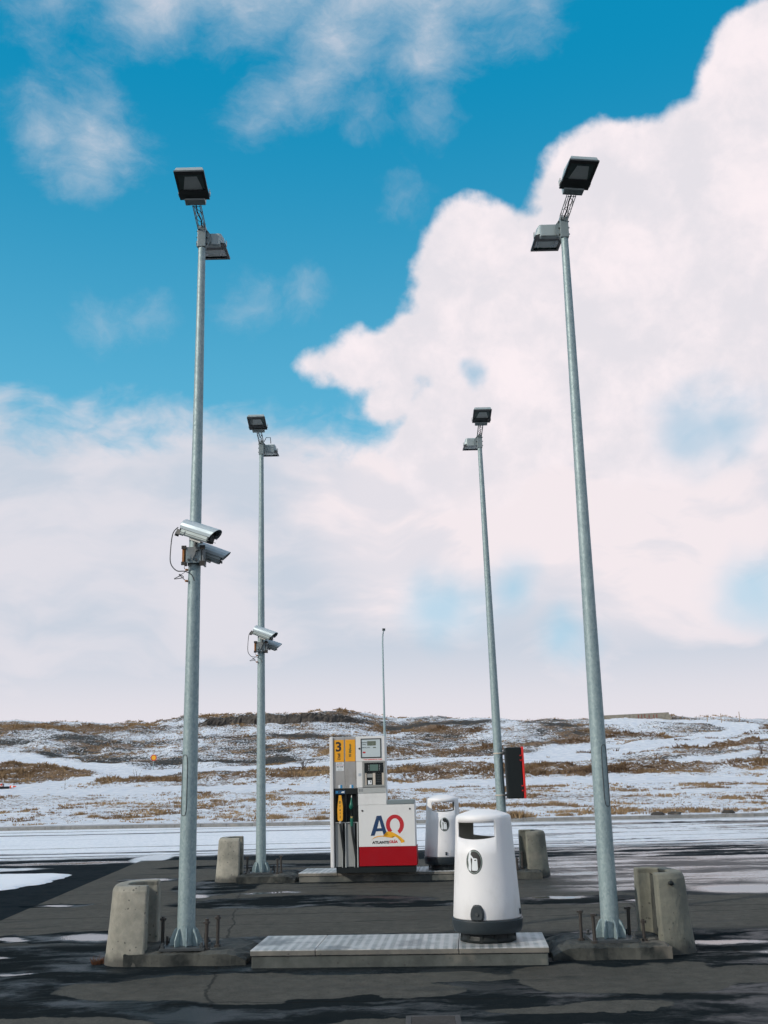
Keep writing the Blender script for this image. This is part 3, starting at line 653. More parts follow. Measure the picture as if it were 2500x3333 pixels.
# concrete wall on the skyline at the right
t = thing('concrete_bunker', 'low weathered concrete wall with red graffiti on the skyline at the right', 'wall', (36.9, 161.6, ground_z(36.9, 161) - .1))
bunk_m = concrete_mat('old_concrete', (.30, .275, .22), (.19, .175, .145), (.12, .10, .08))
mb = MB(); mb.prism([(-5.6, -.6), (5.55, -.6), (4.85, .98), (-5.6, .72)], 'y', 0, 1.6); mb.build('wall_block', bunk_m, t)
gm = simple('faded_red_spray', (.20, .065, .05), .8, var=.3)
for i, (x0, w, h) in enumerate(((1.6, .16, .7), (1.9, .5, .16), (2.1, .12, .7), (2.55, .16, .72), (2.75, .4, .12), (3.2, .14, .7), (3.45, .35, .14), (3.9, .15, .66), (4.15, .4, .12), (4.35, .14, .7))):
    MB().box(x0 - 1.35, x0 - 1.35 + w, -.012, -.004, .04 + .02 * (i % 3), .04 + h, 0).build('graffiti_stroke', gm, t)
mb = MB(); mb.box(-5.6, 5.5, .02, .08, -.2, .12); 

# stakes on the skyline
def stake(x, y, h, lab, lean=0):
    o = MB().tube([(0, 0, -.2), (lean, 0, h)], .05, 6).build('snow_stake', wood, None, (x, y, ground_z(x, y)))
    tag(o, lab, 'stake', 'stakes along the skyline track')
stake(48.1, 157, 1.3, 'left wooden stake of the pair on the skyline near the right edge')
stake(50.6, 156.5, 1.45, 'right and taller wooden stake of the pair on the skyline')
stake(46.3, 158, 1.0, 'short leaning stake on the skyline, nearest to the concrete wall', .25)

# round road sign
t = thing('road_sign', 'round yellow road sign with red rim standing on the snowy heath', 'road sign', (-22.7, 104.9, ground_z(-22.7, 104.9)))
MB().tube([(0, 0, -.1), (0, 0, 1.3)], .035, 8).build('post', galv, t)
MB().tube([(0, -.04, 1.18), (0, -.06, 1.18)], .22, 28, smooth=False).build('sign_face', simple('sign_yellow', (.80, .42, .02), .4), t)
mb = MB(); n = 28
for k in range(n):
    a0, a1 = 2 * math.pi * k / n, 2 * math.pi * (k + 1) / n
    q = lambda a, r, y: (math.cos(a) * r, y, 1.18 + math.sin(a) * r)
    mb.add([q(a0, .21, -.075), q(a1, .21, -.075), q(a1, .29, -.075), q(a0, .29, -.075), q(a0, .21, -.035), q(a1, .21, -.035), q(a1, .29, -.035), q(a0, .29, -.035)], [(0, 1, 2, 3), (4, 7, 6, 5), (3, 2, 6, 7), (0, 4, 5, 1)])
mb.build('rim', simple('sign_red', (.55, .05, .03), .4), t)

# cones toppled in the snow
def cone(x, y, rz, tilt, lab, base=True):
    t = thing('traffic_cone', lab, 'traffic cone', (x, y, ground_z(x, y) + .12), rz, 'traffic cones lying by the left track')
    e = Euler((tilt, 0, 0)).to_matrix().to_4x4() @ Matrix.Scale(.72, 4)
    mb = MB(); mb.lathe([(.16, 0), (.135, .13)], 20); mb.lathe([(.10, .3), (.035, .62), (.0, .63)], 20); mb.xf(e).build('cone_body', orange, t)
    MB().lathe([(.135, .13), (.10, .30)], 20).xf(e).build('reflective_band', tape, t)
    if base: MB().box(-.22, .22, -.22, .22, -.05, 0).xf(e).build('base', black_pl, t)
cone(-29.3, 82.6, .3, 1.2, 'orange and white cone lying beside a dark kerb block at the left edge')
cone(-28.3, 81.7, 1.4, 1.5, 'bright orange cone lying flat in the snow, the right one of two', False)
o = MB().box(-.9, .9, -.25, .25, -.1, .16, bev=.04).build('rubber_kerb', black_pl, None, (-29.3, 81.6, ground_z(-29.3, 81.6)), (0, 0, .2)); tag(o, 'black rubber kerb block in the snow under the toppled cones', 'kerb block')

# tussocks by the kerb
def tussock(x, y, w, h, n, lab, m=None, grp='grass tussocks along the kerb'):
    z = .1 if y < 30 else ground_z(x, y)
    if y < 30: z = .0
    px = np.clip(rng.normal(0, w * .35, n), -w * .8, w * .8); py = np.clip(rng.normal(0, w * .22, n), -w * .5, w * .5)
    me = grass_mesh('grass_tussock', px, py, np.zeros(n), np.full(n, h) * (1 - .4 * np.minimum(np.abs(px) / w, 1)), np.clip(.75 + rng.normal(0, .2, n), 0, 1), 9, .012 + .02 * h, .5)
    o = bpy.data.objects.new('grass_tussock', me); COL.objects.link(o); o.location = (x, y, z); tag(o, lab, 'grass', grp)
    if m: me.materials.clear(); me.materials.append(m)
tussock(4.55, 39.9, .75, .30, 90, 'big straw coloured tussock at the kerb, right of the black cabinet')
tussock(6.3, 40.3, .45, .18, 40, 'small straw tussock at the kerb between the two right poles')
tussock(3.0, 43.5, .6, .18, 50, 'straw tussock on the verge behind the bins')
tussock(-2.7, 41.6, .55, .22, 50, 'straw tussock on the verge close to the left side of the pump')
tussock(-1.6, 40.6, .45, .2, 36, 'low tussock at the kerb beside the pump')
tussock(-8.0, 44.5, .55, .22, 50, 'straw tussock on the verge between the two left poles')
tussock(-4.3, 43.4, .5, .2, 40, 'pale tussock on the verge just right of the far left pole')
tussock(7.3, 49.5, .6, .2, 50, 'tussock out on the verge left of the near right pole')
tussock(-12.9, 48.0, .5, .2, 40, 'brown tussock out on the left verge')
tussock(-14.4, 51.0, .6, .2, 40, 'brown tussock farther out on the left verge')
weed_m = simple('rusty_weed', (.12, .05, .022), .9, var=.4)
tussock(-2.92, 11.2, .045, .11, 20, 'rusty brown weed growing at the foot of the near left bollard', weed_m, None)
# small dark clods on the kerb at the right
for x, y, lab_ in ((9.5, 39.3, 'leftmost of the three dark earth clods on the far kerb'), (10.1, 39.3, 'middle one of the three dark earth clods on the far kerb'), (12.0, 39.3, 'rightmost of the three dark earth clods on the far kerb, nearest the frame edge')):
    bm = bmesh.new(); bmesh.ops.create_icosphere(bm, subdivisions=2, radius=1)
    for v in bm.verts: v.co = Vector((v.co.x * .26, v.co.y * .15, v.co.z * .10)) * (1 + random.uniform(-.2, .2))
    o = MB().bm(bm, 0, True).build('soil_clod', concrete_mat('clod_earth', (.06, .055, .05), (.03, .03, .03)), None, (x, y + .1, .14))
    tag(o, lab_, 'clod', 'earth clods on the kerb')

# slim street lamp behind the pump
t = thing('street_lamp', 'very tall slim street lamp far behind the fuel pump', 'street lamp', (-.30, 70.6, ground_z(-.3, 70.6)))
mb = MB().tube([(0, 0, -.1), (0, 0, 4.5), (.0, 0, 9.4), (.02, 0, 9.9), (.06, -.04, 10.15), (.1, -.4, 10.25)], [.085, .07, .05, .045, .04, .035], 12); mb.build('post', galv, t)
MB().box(.0, .20, -.9, -.35, 10.2, 10.31, bev=.03).build('lamp_head', dark_grey, t)
MB().box(.03, .17, -.85, -.45, 10.175, 10.199).build('lamp_glass', lcd2, t)

# ------------------------------------------------------------------ islands
def plinth(x0, x1, y0, yaw, d, h, lab, rods, shorts, crumble=1):
    t = thing('concrete_plinth', lab, 'plinth', (x0, y0, 0), yaw, 'concrete plinths under the lamp poles')
    L = x1 - x0; bm = bmesh.new(); nx, ny = 26, 10; g_ = {}
    for i in range(nx + 1):
        for j in range(ny + 1):
            x = L * i / nx; y = d * j / ny
            e = min(x, L - x, y, d - y)
            z = h + random.uniform(-.006, .006) - (.02 if e < .001 else 0)
            endx = (L - x) if crumble > 0 else x
            if endx < .18: z -= (.18 - endx) * .35 * random.uniform(.6, 1.3)
            g_[i, j] = bm.verts.new((x, y + .014 * math.sin(i * .55) + random.uniform(-.004, .004), z))
    for i in range(nx):
        for j in range(ny): bm.faces.new((g_[i, j], g_[i + 1, j], g_[i + 1, j + 1], g_[i, j + 1]))
    border = [(i, 0) for i in range(nx)] + [(nx, j) for j in range(ny)] + [(i, ny) for i in range(nx, 0, -1)] + [(0, j) for j in range(ny, 0, -1)]
    lo = {}
    for k_ in border: v = g_[k_].co; lo[k_] = bm.verts.new((v.x + random.uniform(-.002, .002), v.y + random.uniform(-.002, .002), -.01))
    for a, b_ in zip(border, border[1:] + border[:1]): bm.faces.new((g_[a], lo[a], lo[b_], g_[b_]))
    MB().bm(bm).build('plinth_block', conc_wet, t)
    for (rx_, ry_, hh, r_) in rods:
        p = Matrix.Rotation(-yaw, 4, 'Z') @ Vector((rx_ - x0, ry_ - y0, 0))
        mb = MB(); mb.tube([(p.x, p.y, h - .03), (p.x + random.uniform(-.008, .008), p.y, h + hh)], r_, 10)
        mb.build('anchor_rod', rust_d, t)
        if hh > .15 and r_ > .014: 
            zz = h + hh - random.uniform(.02, .05)
            MB().tube([(p.x, p.y, zz), (p.x, p.y, zz + .022)], r_ * 1.9, 6, smooth=False).build('nut', rust_d, t)
            MB().tube([(p.x, p.y, h), (p.x, p.y, h + .025)], r_ * 1.9, 6, smooth=False).build('nut', rust_d, t)
    return t
lip_m = concrete_mat('worn_edge', (.20, .19, .165), (.12, .12, .11), (.07, .065, .055))
def platform(x0, x1, y0, yaw, d, h, seams, lab):
    t = thing('fuel_island', lab, 'island', (x0, y0, 0), yaw, 'raised fuel islands')
    L = (x1 - x0) / math.cos(yaw)
    MB().box(.012, L - .012, .012, d - .012, -.01, h - .055, bev=.012).build('island_base', conc_isl, t)
    xs = [0] + [(s - x0) / math.cos(yaw) for s in seams] + [L]
    for a, b_ in zip(xs, xs[1:]):
        o = MB().box(a + .003, b_ - .003, 0, d, h - .054, h, bev=.007).build('cover_plate', tread, t)
        MB().box(a + .004, b_ - .004, -.004, .006, h - .050, h - .010, bev=.002).build('edge_lip', lip_m, t)
    return t
yaw1 = R(-4.0)
platform(-1.365, 1.435, 10.74, yaw1, .92, .165, [-.745, .60], 'near empty fuel island of tread plates with one litter bin on its right end')
platform(-1.60, 1.36, 18.98, R(-4.6), .92, .155, [-.93, .43], 'far fuel island that carries the fuel pump and a litter bin')
plinth(-2.62, -1.43, 10.98, R(-3), .95, .13, 'broken concrete plinth under the near left lamp pole', [(-2.30, 11.27, .29, .017), (-1.83, 10.99 + .06, .29, .019), (-1.75, 11.24, .30, .017), (-1.88, 11.32, .12, .012), (-2.25, 11.24, .11, .012)], 0, 1)
plinth(1.50, 2.62, 10.78, R(-3), .95, .13, 'concrete plinth under the near right lamp pole', [(1.83, 11.10, .28, .016), (1.925, 10.90, .27, .017), (2.32, 11.20, .29, .017), (2.42, 10.98, .20, .015), (1.98, 11.25, .12, .012), (2.20, 11.35, .10, .012)], 0, -1)
plinth(-2.66, -1.66, 19.02, R(-3), .95, .13, 'small cracked concrete plinth under the far left lamp pole', [(-2.52, 19.38, .29, .017), (-1.98, 19.25, .25, .017), (-1.93, 19.42, .29, .017), (-2.06, 19.5, .12, .012)], 0, 1)
plinth(1.42, 2.5, 18.72, R(-3), .95, .13, 'concrete plinth under the far right lamp pole', [(1.66, 19.0, .28, .017), (2.22, 19.1, .28, .017), (2.12, 18.95, .2, .015)], 0, -1)

# pieces of flat asphalt repair at the front of the near island
# bollards : half-round concrete shells, open to the pole
def bollard(cx, cy, rz, side, h, W, D, lab, seed=0, wt_=.15, cm=None):
    # side=-1: closed end to the left, opening to the right ; local x=0 at the open end
    random.seed(seed)
    t = thing('concrete_bollard', lab, 'bollard', (cx, cy, 0), rz, 'concrete guard bollards at the corners of the islands')
    n = 40; rows = 14
    def outline(a_, b__, k):      # superellipse half
        pts = []
        for i in range(n + 1):
            th = math.pi * i / n - math.pi / 2
            c_, s_ = math.cos(th), math.sin(th); e = 2 / 3.0
            pts.append((side * a_ * abs(c_) ** e, b__ * math.copysign(abs(s_) ** e, s_)))
        return pts
    bm = bmesh.new(); out = []; inn = []
    for r_ in range(rows + 1):
        f = r_ / rows; z = f * h
        sh = 1.0 - .115 * f; 
        rd = 0 if f < .93 else (f - .93) / .07 * .018
        a_, b__ = D * sh - rd, W / 2 * (1 - .10 * f) - rd
        o_ = outline(a_, b__, 0); i_ = outline(max(.05, a_ - wt_ + f * .02), max(.05, b__ - wt_ + f * .02), 0)
        chip = lambda: random.uniform(-.0015, .0015)
        low = (1 - f) ** 6 * .015
        out.append([bm.verts.new((x + chip() + (side * low), y + chip(), z + (chip() if r_ else -.01))) for x, y in o_])
        inn.append([bm.verts.new((x * 1.0 + chip(), y + chip(), z + (-.0 if r_ else -.01))) for x, y in i_])
    m_ = n + 1
    for r_ in range(rows):
        for i in range(n):
            bm.faces.new((out[r_][i], out[r_][i + 1], out[r_ + 1][i + 1], out[r_ + 1][i]))
            bm.faces.new((inn[r_][i], inn[r_ + 1][i], inn[r_ + 1][i + 1], inn[r_][i + 1]))
        for q in (0, n): bm.faces.new((out[r_][q], out[r_ + 1][q], inn[r_ + 1][q], inn[r_][q]))
    for i in range(n): bm.faces.new((out[rows][i], out[rows][i + 1], inn[rows][i + 1], inn[rows][i]))
    o = MB().bm(bm).build('bollard_shell', cm or conc, t, bevel=.018)
    # shallow crumbling cap that closes the inside near the top
    top = inn[0] if False else None
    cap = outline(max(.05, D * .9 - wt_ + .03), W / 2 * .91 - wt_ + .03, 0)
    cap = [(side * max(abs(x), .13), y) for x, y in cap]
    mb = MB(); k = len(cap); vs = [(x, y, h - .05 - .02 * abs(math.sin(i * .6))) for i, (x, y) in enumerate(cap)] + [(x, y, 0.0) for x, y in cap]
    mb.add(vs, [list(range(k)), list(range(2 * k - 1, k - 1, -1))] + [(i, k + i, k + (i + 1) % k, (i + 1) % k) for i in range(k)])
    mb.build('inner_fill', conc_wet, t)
    return t
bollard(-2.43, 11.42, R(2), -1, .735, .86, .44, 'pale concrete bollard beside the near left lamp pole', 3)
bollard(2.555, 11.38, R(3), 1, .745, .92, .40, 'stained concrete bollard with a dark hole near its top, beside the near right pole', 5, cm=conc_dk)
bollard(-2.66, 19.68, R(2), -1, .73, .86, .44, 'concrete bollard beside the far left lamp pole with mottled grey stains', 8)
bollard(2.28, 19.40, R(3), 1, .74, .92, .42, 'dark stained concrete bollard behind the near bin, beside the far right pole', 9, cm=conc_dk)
for q_ in [o for o in bpy.data.objects if o.get('category') == 'bollard' and 'dark hole' in o['label']]:
    bm = bmesh.new(); bmesh.ops.create_icosphere(bm, subdivisions=2, radius=1)
    for v in bm.verts: v.co = Vector((v.co.x * .030, v.co.y * .016, v.co.z * .022)) * (1 + random.uniform(-.2, .2)) + Vector((.135, -.425, .655))
    MB().bm(bm, 0, True).build('chipped_hole', black_pl, q_)
random.seed(21)

# drain grating at the bottom of the frame
t = thing('drain_grate', 'rusty rectangular drain grating sunk in the wet asphalt at the bottom', 'drain', (.27, 8.37, .0), R(-1.5))
fr_ = MB(); fr_.box(-.20, -.16, -.22, .16, .006, .012); fr_.box(.16, .20, -.22, .16, .006, .012); fr_.box(-.16, .16, .12, .16, .006, .012)
fr_.build('grate_frame', rust_d, t)
MB().box(-.16, .16, -.22, .12, .0045, .0055).build('pit', simple('pit_black', (.004, .004, .004), .9), t)
for k in range(9):
    MB().box(-.158, .158, -.20 + k * .036, -.182 + k * .036, .0058, .011).build('bar', rust_d, t)

# ------------------------------------------------------------------ lamp poles
lamp_glass = simple('floodlight_glass', (.12, .18, .18), .12, var=.05, spec=.6)
reflector = simple('floodlight_reflector', (.85, .92, .90), .5, metal=.0, var=.1)
flood_grey = simple('floodlight_housing', (.36, .43, .44), .5, metal=.2, var=.1)
def floodlight(root, M4):
    # local frame: x width .32, extends along -y from 0 to -.43, glass faces -z
    w, l = .165, .44
    mb = MB()
    sec = [(-.0, .10, .07), (-.03, .135, .125), (-.16, .15, .13), (-l + .03, .158, .06), (-l, .165, .045)]
    # frustum body : list of (y, half width top, height)
    vs = []; 
    for y, hw, hh in sec: vs += [(-w + .003 if y < -.02 else -.12, y, .0), (-hw + .02, y, hh), (hw - .02, y, hh), (w - .003 if y < -.02 else .12, y, .0)]
    fs = []
    for i in range(len(sec) - 1):
        a = i * 4
        for j in range(3): fs.append((a + j, a + j + 1, a + j + 5, a + j + 4))
        fs.append((a + 3, a, a + 4, a + 7))
    fs += [(0, 3, 2, 1), (16, 17, 18, 19)]
    mb.add(vs, fs); body = mb.xf(M4).build('floodlight', flood_grey, root, bevel=.006)
    fm = MB(); z0, z1 = -.022, -.001
    fm.box(-w, w, -l - .005, -l + .045, z0, z1); fm.box(-w, w, -.165, -.02, z0, z1); fm.box(-w, -w + .028, -l + .045, -.165, z0, z1); fm.box(w - .028, w, -l + .045, -.165, z0, z1)
    fm.xf(M4).build('glass_frame', dark_grey, body)
    MB().box(-w + .028, w - .028, -l + .045, -.165, -.010, -.008).xf(M4).build('glass', lamp_glass, body)
    # reflector seen through the glass
    rm = MB(); a, b_ = w - .045, l
    rm.add([(-a + .018, -.168, -.0115), (a - .008, -.168, -.0115), (a - .045, -.36, -.0115), (-a + .062, -.36, -.0115)], [(0, 1, 2, 3)])
    rm.xf(M4).build('reflector', reflector, body, fix=False)
    MB().box(-.115, .115, -.045, .045, -.045, .095, bev=.01).xf(M4).build('gear_box', flood_grey, body)
    MB().box(-w - .01, -w - .003, -.11, -.05, -.01, .05).box(w + .003, w + .01, -.11, -.05, -.01, .05).xf(M4).build('hinge_plate', light_grey, body)
    return body
def light_pole(x, y, zt, tx, ty, side, lab, hatch=True, arc=False, ayaw=0, off2=.12):
    t = thing('light_pole', lab, 'lamp pole', (x, y, .13), 0, 'floodlight poles at the corners of the islands')
    H = zt - .13; top = Vector((tx - x, ty - y, H)); ax = lambda z: top * (z / H)
    rb, rt = .090, .041
    rad = lambda z: rb + (rt - rb) * z / H
    zs = [.03, .25, 1, 2, 3.5, 5, 6.5, H]
    MB().tube([ax(z) for z in zs], [rad(z) for z in zs], 40).build('pole', galv, t)
    MB().box(-.22, .22, -.22, .22, 0, .028, bev=.004).build('base_plate', dark_grey, t)
    for k in range(8):
        a = k * math.pi / 4 + .2; e = Matrix.Rotation(a, 4, 'Z')
        mb = MB().prism([(.078, .028), (.155, .028), (.155, .085), (.118, .17), (.078, .205)], 'y', -.005, .005).xf(e); mb.build('gusset', galv, t)
    for sx_, sy_ in ((-1, -1), (1, -1), (1, 1), (-1, 1)):
        MB().tube([(sx_ * .19, sy_ * .19, .028), (sx_ * .19, sy_ * .19, .075)], .013, 8).tube([(sx_ * .19, sy_ * .19, .029), (sx_ * .19, sy_ * .19, .048)], .024, 6, smooth=False).build('anchor_bolt', dark_grey, t)
    # service hatch: thin raised outline on the camera side
    if hatch:
        sgn = 1 if side > 0 else -1
        a0 = -math.pi / 2 + (.55 if side > 0 else -.55); pts = []
        for i in range(33):
            u = i / 32 * 2 * math.pi; cu, su = math.cos(u), math.sin(u)
            pz = 1.56 + .30 * math.copysign(abs(su) ** .35, su); pa = a0 + .42 * math.copysign(abs(cu) ** .5, cu); r_ = rad(pz) + .002; q = ax(pz)
            pts.append((q.x + r_ * math.cos(pa), q.y + r_ * math.sin(pa), pz))
        MB().tube(pts, .0035, 5, caps=False).build('hatch_seam', dark_grey, t)
    # collar
    c0 = ax(H - .01)
    col_ = MB().box(c0.x - .048, c0.x + .048, c0.y - .048, c0.y + .048, H - .02, H + .24, bev=.008).build('collar', alu_d, t)
    for k in range(3):
        for s in (-1, 1):
            MB().tube([(c0.x + s * .048, c0.y - .01, H + .03 + k * .08), (c0.x + s * .062, c0.y - .01, H + .03 + k * .08)], .009, 6).build('bolt', dark_grey, col_)
    # lattice arm towards the front
    zc = H + .22; A0 = Vector((c0.x, c0.y - .03, zc)); dv = Vector((.37 * math.sin(R(ayaw)), -.37 * math.cos(R(ayaw)), .10)); wv = Vector((.040, 0, 0)); uv = Vector((0, .008, .032))
    mb = MB()
    for s in (-1, 1):
        for u in (-1, 1):
            mb.tube([A0 + wv * s + uv * u, A0 + wv * s * 1.0 + uv * u + dv], .005, 6)
    for k in range(4):
        f0, f1 = k / 4, (k + 1) / 4; sg = 1 if k % 2 else -1
        for u in (-1,): mb.tube([A0 + wv * sg + uv * u + dv * f0, A0 - wv * sg + uv * u + dv * f1], .004, 5)
        for s in (-1, 1): mb.tube([A0 + wv * s + uv * sg + dv * f0, A0 + wv * s - uv * sg + dv * f1], .003, 5)
    for f in (.03, .97): mb.tube([A0 + wv + uv + dv * f, A0 - wv + uv + dv * f, A0 - wv - uv + dv * f, A0 + wv - uv + dv * f, A0 + wv + uv + dv * f], .004, 5)
    for s in (-1, 1): mb.tube([A0 + wv * s + dv, A0 + wv * s * 2.6 + dv + Vector((0, -.05, .03)), A0 + wv * s * 3.9 + dv + Vector((0, -.14, .04))], .011, 6)
    arm = mb.build('lattice_arm', mid_grey, t)
    MB().tube([A0, A0 + dv * .3 + Vector((.012, 0, .01)), A0 + dv * .7 - Vector((.01, 0, .01)), A0 + dv * 1.25], .0085, 6).build('cable', black_pl, arm)
    M1 = Matrix.Translation(A0 + dv + Vector((0, -.06, .015))) @ Matrix.Rotation(R(ayaw * 1.3), 4, 'Z') @ Matrix.Rotation(R(-14), 4, 'X')
    floodlight(t, M1)
    # second floodlight on the inner side, pointing away
    M2 = Matrix.Translation(Vector((c0.x - side * off2, c0.y + .08, H + .09))) @ Matrix.Rotation(R(180), 4, 'Z') @ Matrix.Rotation(R(-4), 4, 'X')
    floodlight(t, M2)
    x0 = -side * .048; x1 = -side * .10
    MB().prism([(c0.x + x0, H + .0), (c0.x + x0, H + .22), (c0.x + x1, H + .15), (c0.x + x1, H + .06)], 'y', c0.y + .0, c0.y + .012).build('side_bracket', alu_d, t)
    if arc: MB().tube([(c0.x - side * .05, c0.y, H + .24), (c0.x - side * .09, c0.y, H + .32), (c0.x - side * .17, c0.y, H + .32), (c0.x - side * .18, c0.y, H + .2)], .007, 6).build('cable', black_pl, t)
    return t
light_pole(-2.06, 11.22, 7.735, -2.036, 11.22, -1, 'near left grey floodlight pole with two cameras halfway up', off2=.085)
light_pole(2.12, 11.10, 7.683, 2.143, 11.10, 1, 'near right grey floodlight pole, the thickest, without cameras', ayaw=6.5, off2=.15)
light_pole(-2.282, 19.40, 7.732, -2.309, 19.40, -1, 'far left grey floodlight pole with two small cameras', False, True, off2=.12)
light_pole(1.93, 19.20, 7.70, 1.835, 19.20, 1, 'far right grey floodlight pole carrying the black and red cabinet')

# ------------------------------------------------------------------ security cameras
def sec_camera(loc, rz, pitch, lab, cable=None, grp='security cameras on the left poles', long_arm=True):
    t = thing('security_camera', lab, 'security camera', loc, 0, grp)
    E4 = Matrix.Rotation(rz, 4, 'Z') @ Matrix.Rotation(pitch, 4, 'Y') @ Matrix.Diagonal((1.0, 1.12, 1.12, 1) if long_arm else (.92, 1.05, 1.05, 1))
    # local: x forward
    def shell(x0, x1, x1t, r_, z0, thick, n=16, ang=115):
        mb = MB(); vs = []; 
        for x_end in (0, 1):
            for rr in (r_, r_ - thick):
                for i in range(n + 1):
                    a = R(90 + ang - 2 * ang * i / n); zz = z0 + math.sin(a) * rr * 1.0; k = (math.sin(a) + .4) / 1.4
                    xx = x0 if x_end == 0 else x1 + (x1t - x1) * max(0, k)
                    vs.append((xx, math.cos(a) * rr, zz))
        m_ = n + 1; fs = []
        for i in range(n):
            fs += [(i, i + 1, 2 * m_ + i + 1, 2 * m_ + i), (m_ + i, 3 * m_ + i, 3 * m_ + i + 1, m_ + i + 1), (i, m_ + i, m_ + i + 1, i + 1), (2 * m_ + i, 2 * m_ + i + 1, 3 * m_ + i + 1, 3 * m_ + i)]
        mb.add(vs, fs, 0, False); return mb
    shell(-.20, .19, .25, .073, .01, .004, 10, 112).xf(E4).build('sunshield', alu, t)
    body = MB().box(-.195, .17, -.055, .055, -.075, .035, bev=.014).xf(E4).build('housing', alu_d, t)
    MB().box(-.2, .20, -.062, .062, -.052, -.048).xf(E4).build('seam', dark_grey, body)
    MB().box(.1705, .176, -.052, .052, -.070, .030, bev=.002).xf(E4).build('front_plate', black_pl, t)
    MB().tube([(.1765, 0, -.02), (.182, 0, -.02)], .033, 20).xf(E4).build('lens', glass_d, t)
    MB().tube([(-.205, 0, .01), (-.2, 0, .01)], .066, 20, smooth=False).xf(E4).build('rear_cap', dark_grey, t)
    MB().box(-.26, -.205, -.03, -.022, -.08, -.03).box(-.26, -.205, .022, .03, -.08, -.03).box(-.266, -.258, -.03, .03, -.10, -.06).xf(E4).build('rear_loop', dark_grey, t)
    MB().box(-.07, .07, -.022, .022, -.096, -.078).xf(E4).build('mount_rail', light_grey, t)
    MB().tube([E4 @ Vector((0, 0, -.095)), E4 @ Vector((-.01, .02, -.13)), (-.03, .05, -.19)] if long_arm else [E4 @ Vector((-.05, 0, -.09)), E4 @ Vector((-.09, 0, -.10)), (-.17, -.04, -.06)], [.02, .02, .026], 10).build('swivel', mid_grey, t)
    if cable:
        MB().tube(cable, .0055, 6).build('cable', dark_grey, t)
    return t
def smooth_path(pts, n=6):
    P = [Vector(p) for p in pts]; out = []
    for i in range(len(P) - 1):
        p0, p1, p2, p3 = P[max(i - 1, 0)], P[i], P[i + 1], P[min(i + 2, len(P) - 1)]
        for k in range(n):
            u = k / n; out.append(.5 * ((2 * p1) + (p2 - p0) * u + (2 * p0 - 5 * p1 + 4 * p2 - p3) * u * u + (3 * p1 - p0 - 3 * p2 + p3) * u ** 3))
    return out + [P[-1]]
def camera_set(px, py, z, which):
    d = py
    # clamp
    t = thing('pole_clamp', f'rusty camera clamp around the {which} pole', 'clamp', (px, py, z), 0, 'camera clamps on the left poles')
    MB().box(-.075, .085, -.105, -.085, -.085, .085).build('front_plate', alu_d, t)
    MB().box(-.115, -.095, -.10, .09, -.085, .085).build('side_plate', rust, t)['label'] = 'orange rusty left side plate'
    MB().box(.095, .112, -.10, .09, -.10, .085).build('side_plate', mid_grey, t)
    MB().box(-.09, .09, .085, .10, -.08, .08).build('back_plate', mid_grey, t)
    MB().box(-.12, -.07, -.12, -.10, .065, .10).box(-.12, -.07, -.12, -.10, -.11, -.075).box(.075, .13, -.12, -.10, -.12, -.07).box(.075, .13, -.12, -.10, .06, .10).build('lug', rust_d, t)
    MB().prism([(-.06, .08), (.06, .08), (.0, -.06)], 'y', -.135, -.107).build('gusset', mid_grey, t)
    for s in (-.04, .04): MB().tube([(s, -.105, -.055), (s, -.125, -.055)], .013, 8).build('bolt', dark_grey, t)
    cz = z + .22
    cab = smooth_path([(-.215, -.05, .05), (-.27, -.05, -.02), (-.29, -.05, -.2), (-.285, -.05, -.34), (-.22, -.05, -.42), (-.13, -.05, -.43), (-.06, -.04, -.47), (-.035, -.03, -.53)])
    sec_camera((px + .075, py - .17, cz + .01), R(-22), R(21), f'upper silver bullet camera on the {which} pole, lens towards the viewer', cab)
    sec_camera((px + .125, py + .12, cz - .15), R(9), R(20), f'lower silver bullet camera on the {which} pole, facing away to the right', long_arm=False)
    k = MB(); k.tube(smooth_path([(-.13, -.07, -.215), (-.2, -.07, -.25), (-.1, -.07, -.235), (-.15, -.07, -.20), (-.07, -.06, -.28)]), .0045, 5)
    k.tube(smooth_path([(-.085, -.06, -.06), (-.095, -.07, -.13), (-.08, -.07, -.17), (-.16, -.08, -.23)]), .003, 5)
    k.build('cable', dark_grey, t)
    for zz in (-.155, -.275): MB().tube([(-.055, -.06, zz), (-.08, -.075, zz)], .012, 8).build('cable_gland', rust, t)
camera_set(-2.05, 11.22, 4.07, 'near left')
camera_set(-2.295, 19.40, 4.05, 'far left')

# ------------------------------------------------------------------ black and red cabinet on the far right pole
t = thing('extinguisher_cabinet', 'black cabinet with a bright red door edge strapped to the far right pole', 'cabinet', (2.01, 19.16, 1.29), R(-1))
ti = Matrix.Rotation(R(-.8), 4, 'Y')
body = MB().box(.02, .295, -.16, .17, 0, .865, bev=.022).xf(ti).build('cabinet_body', black_pl, t)
MB().box(.298, .335, -.165, .175, -.005, .87, bev=.014).xf(ti).build('door', red_l, t)
for z in (.17, .68):
    MB().box(.262, .30, -.178, -.150, z + .03, z + .05, bev=.004).box(.262, .30, -.178, -.150, z - .05, z - .03, bev=.004).xf(ti).build('hinge', red_l, t)
    MB().box(.25, .29, -.176, -.158, z - .028, z + .028, bev=.004).xf(ti).build('latch', black_pl, t)
for z in (.06, .77):
    mb = MB(); n = 24; r_ = .083
    mb.tube([(-.10 + r_ * math.cos(a) , .04 + r_ * math.sin(a), z) for a in np.linspace(0, 2 * math.pi, 25)], .012, 6, caps=False)
    mb.build('strap', cream, t)
    MB().box(-.03, .03, -.03, .05, z - .018, z + .018, bev=.003).build('strap_bracket', dark_grey, t)

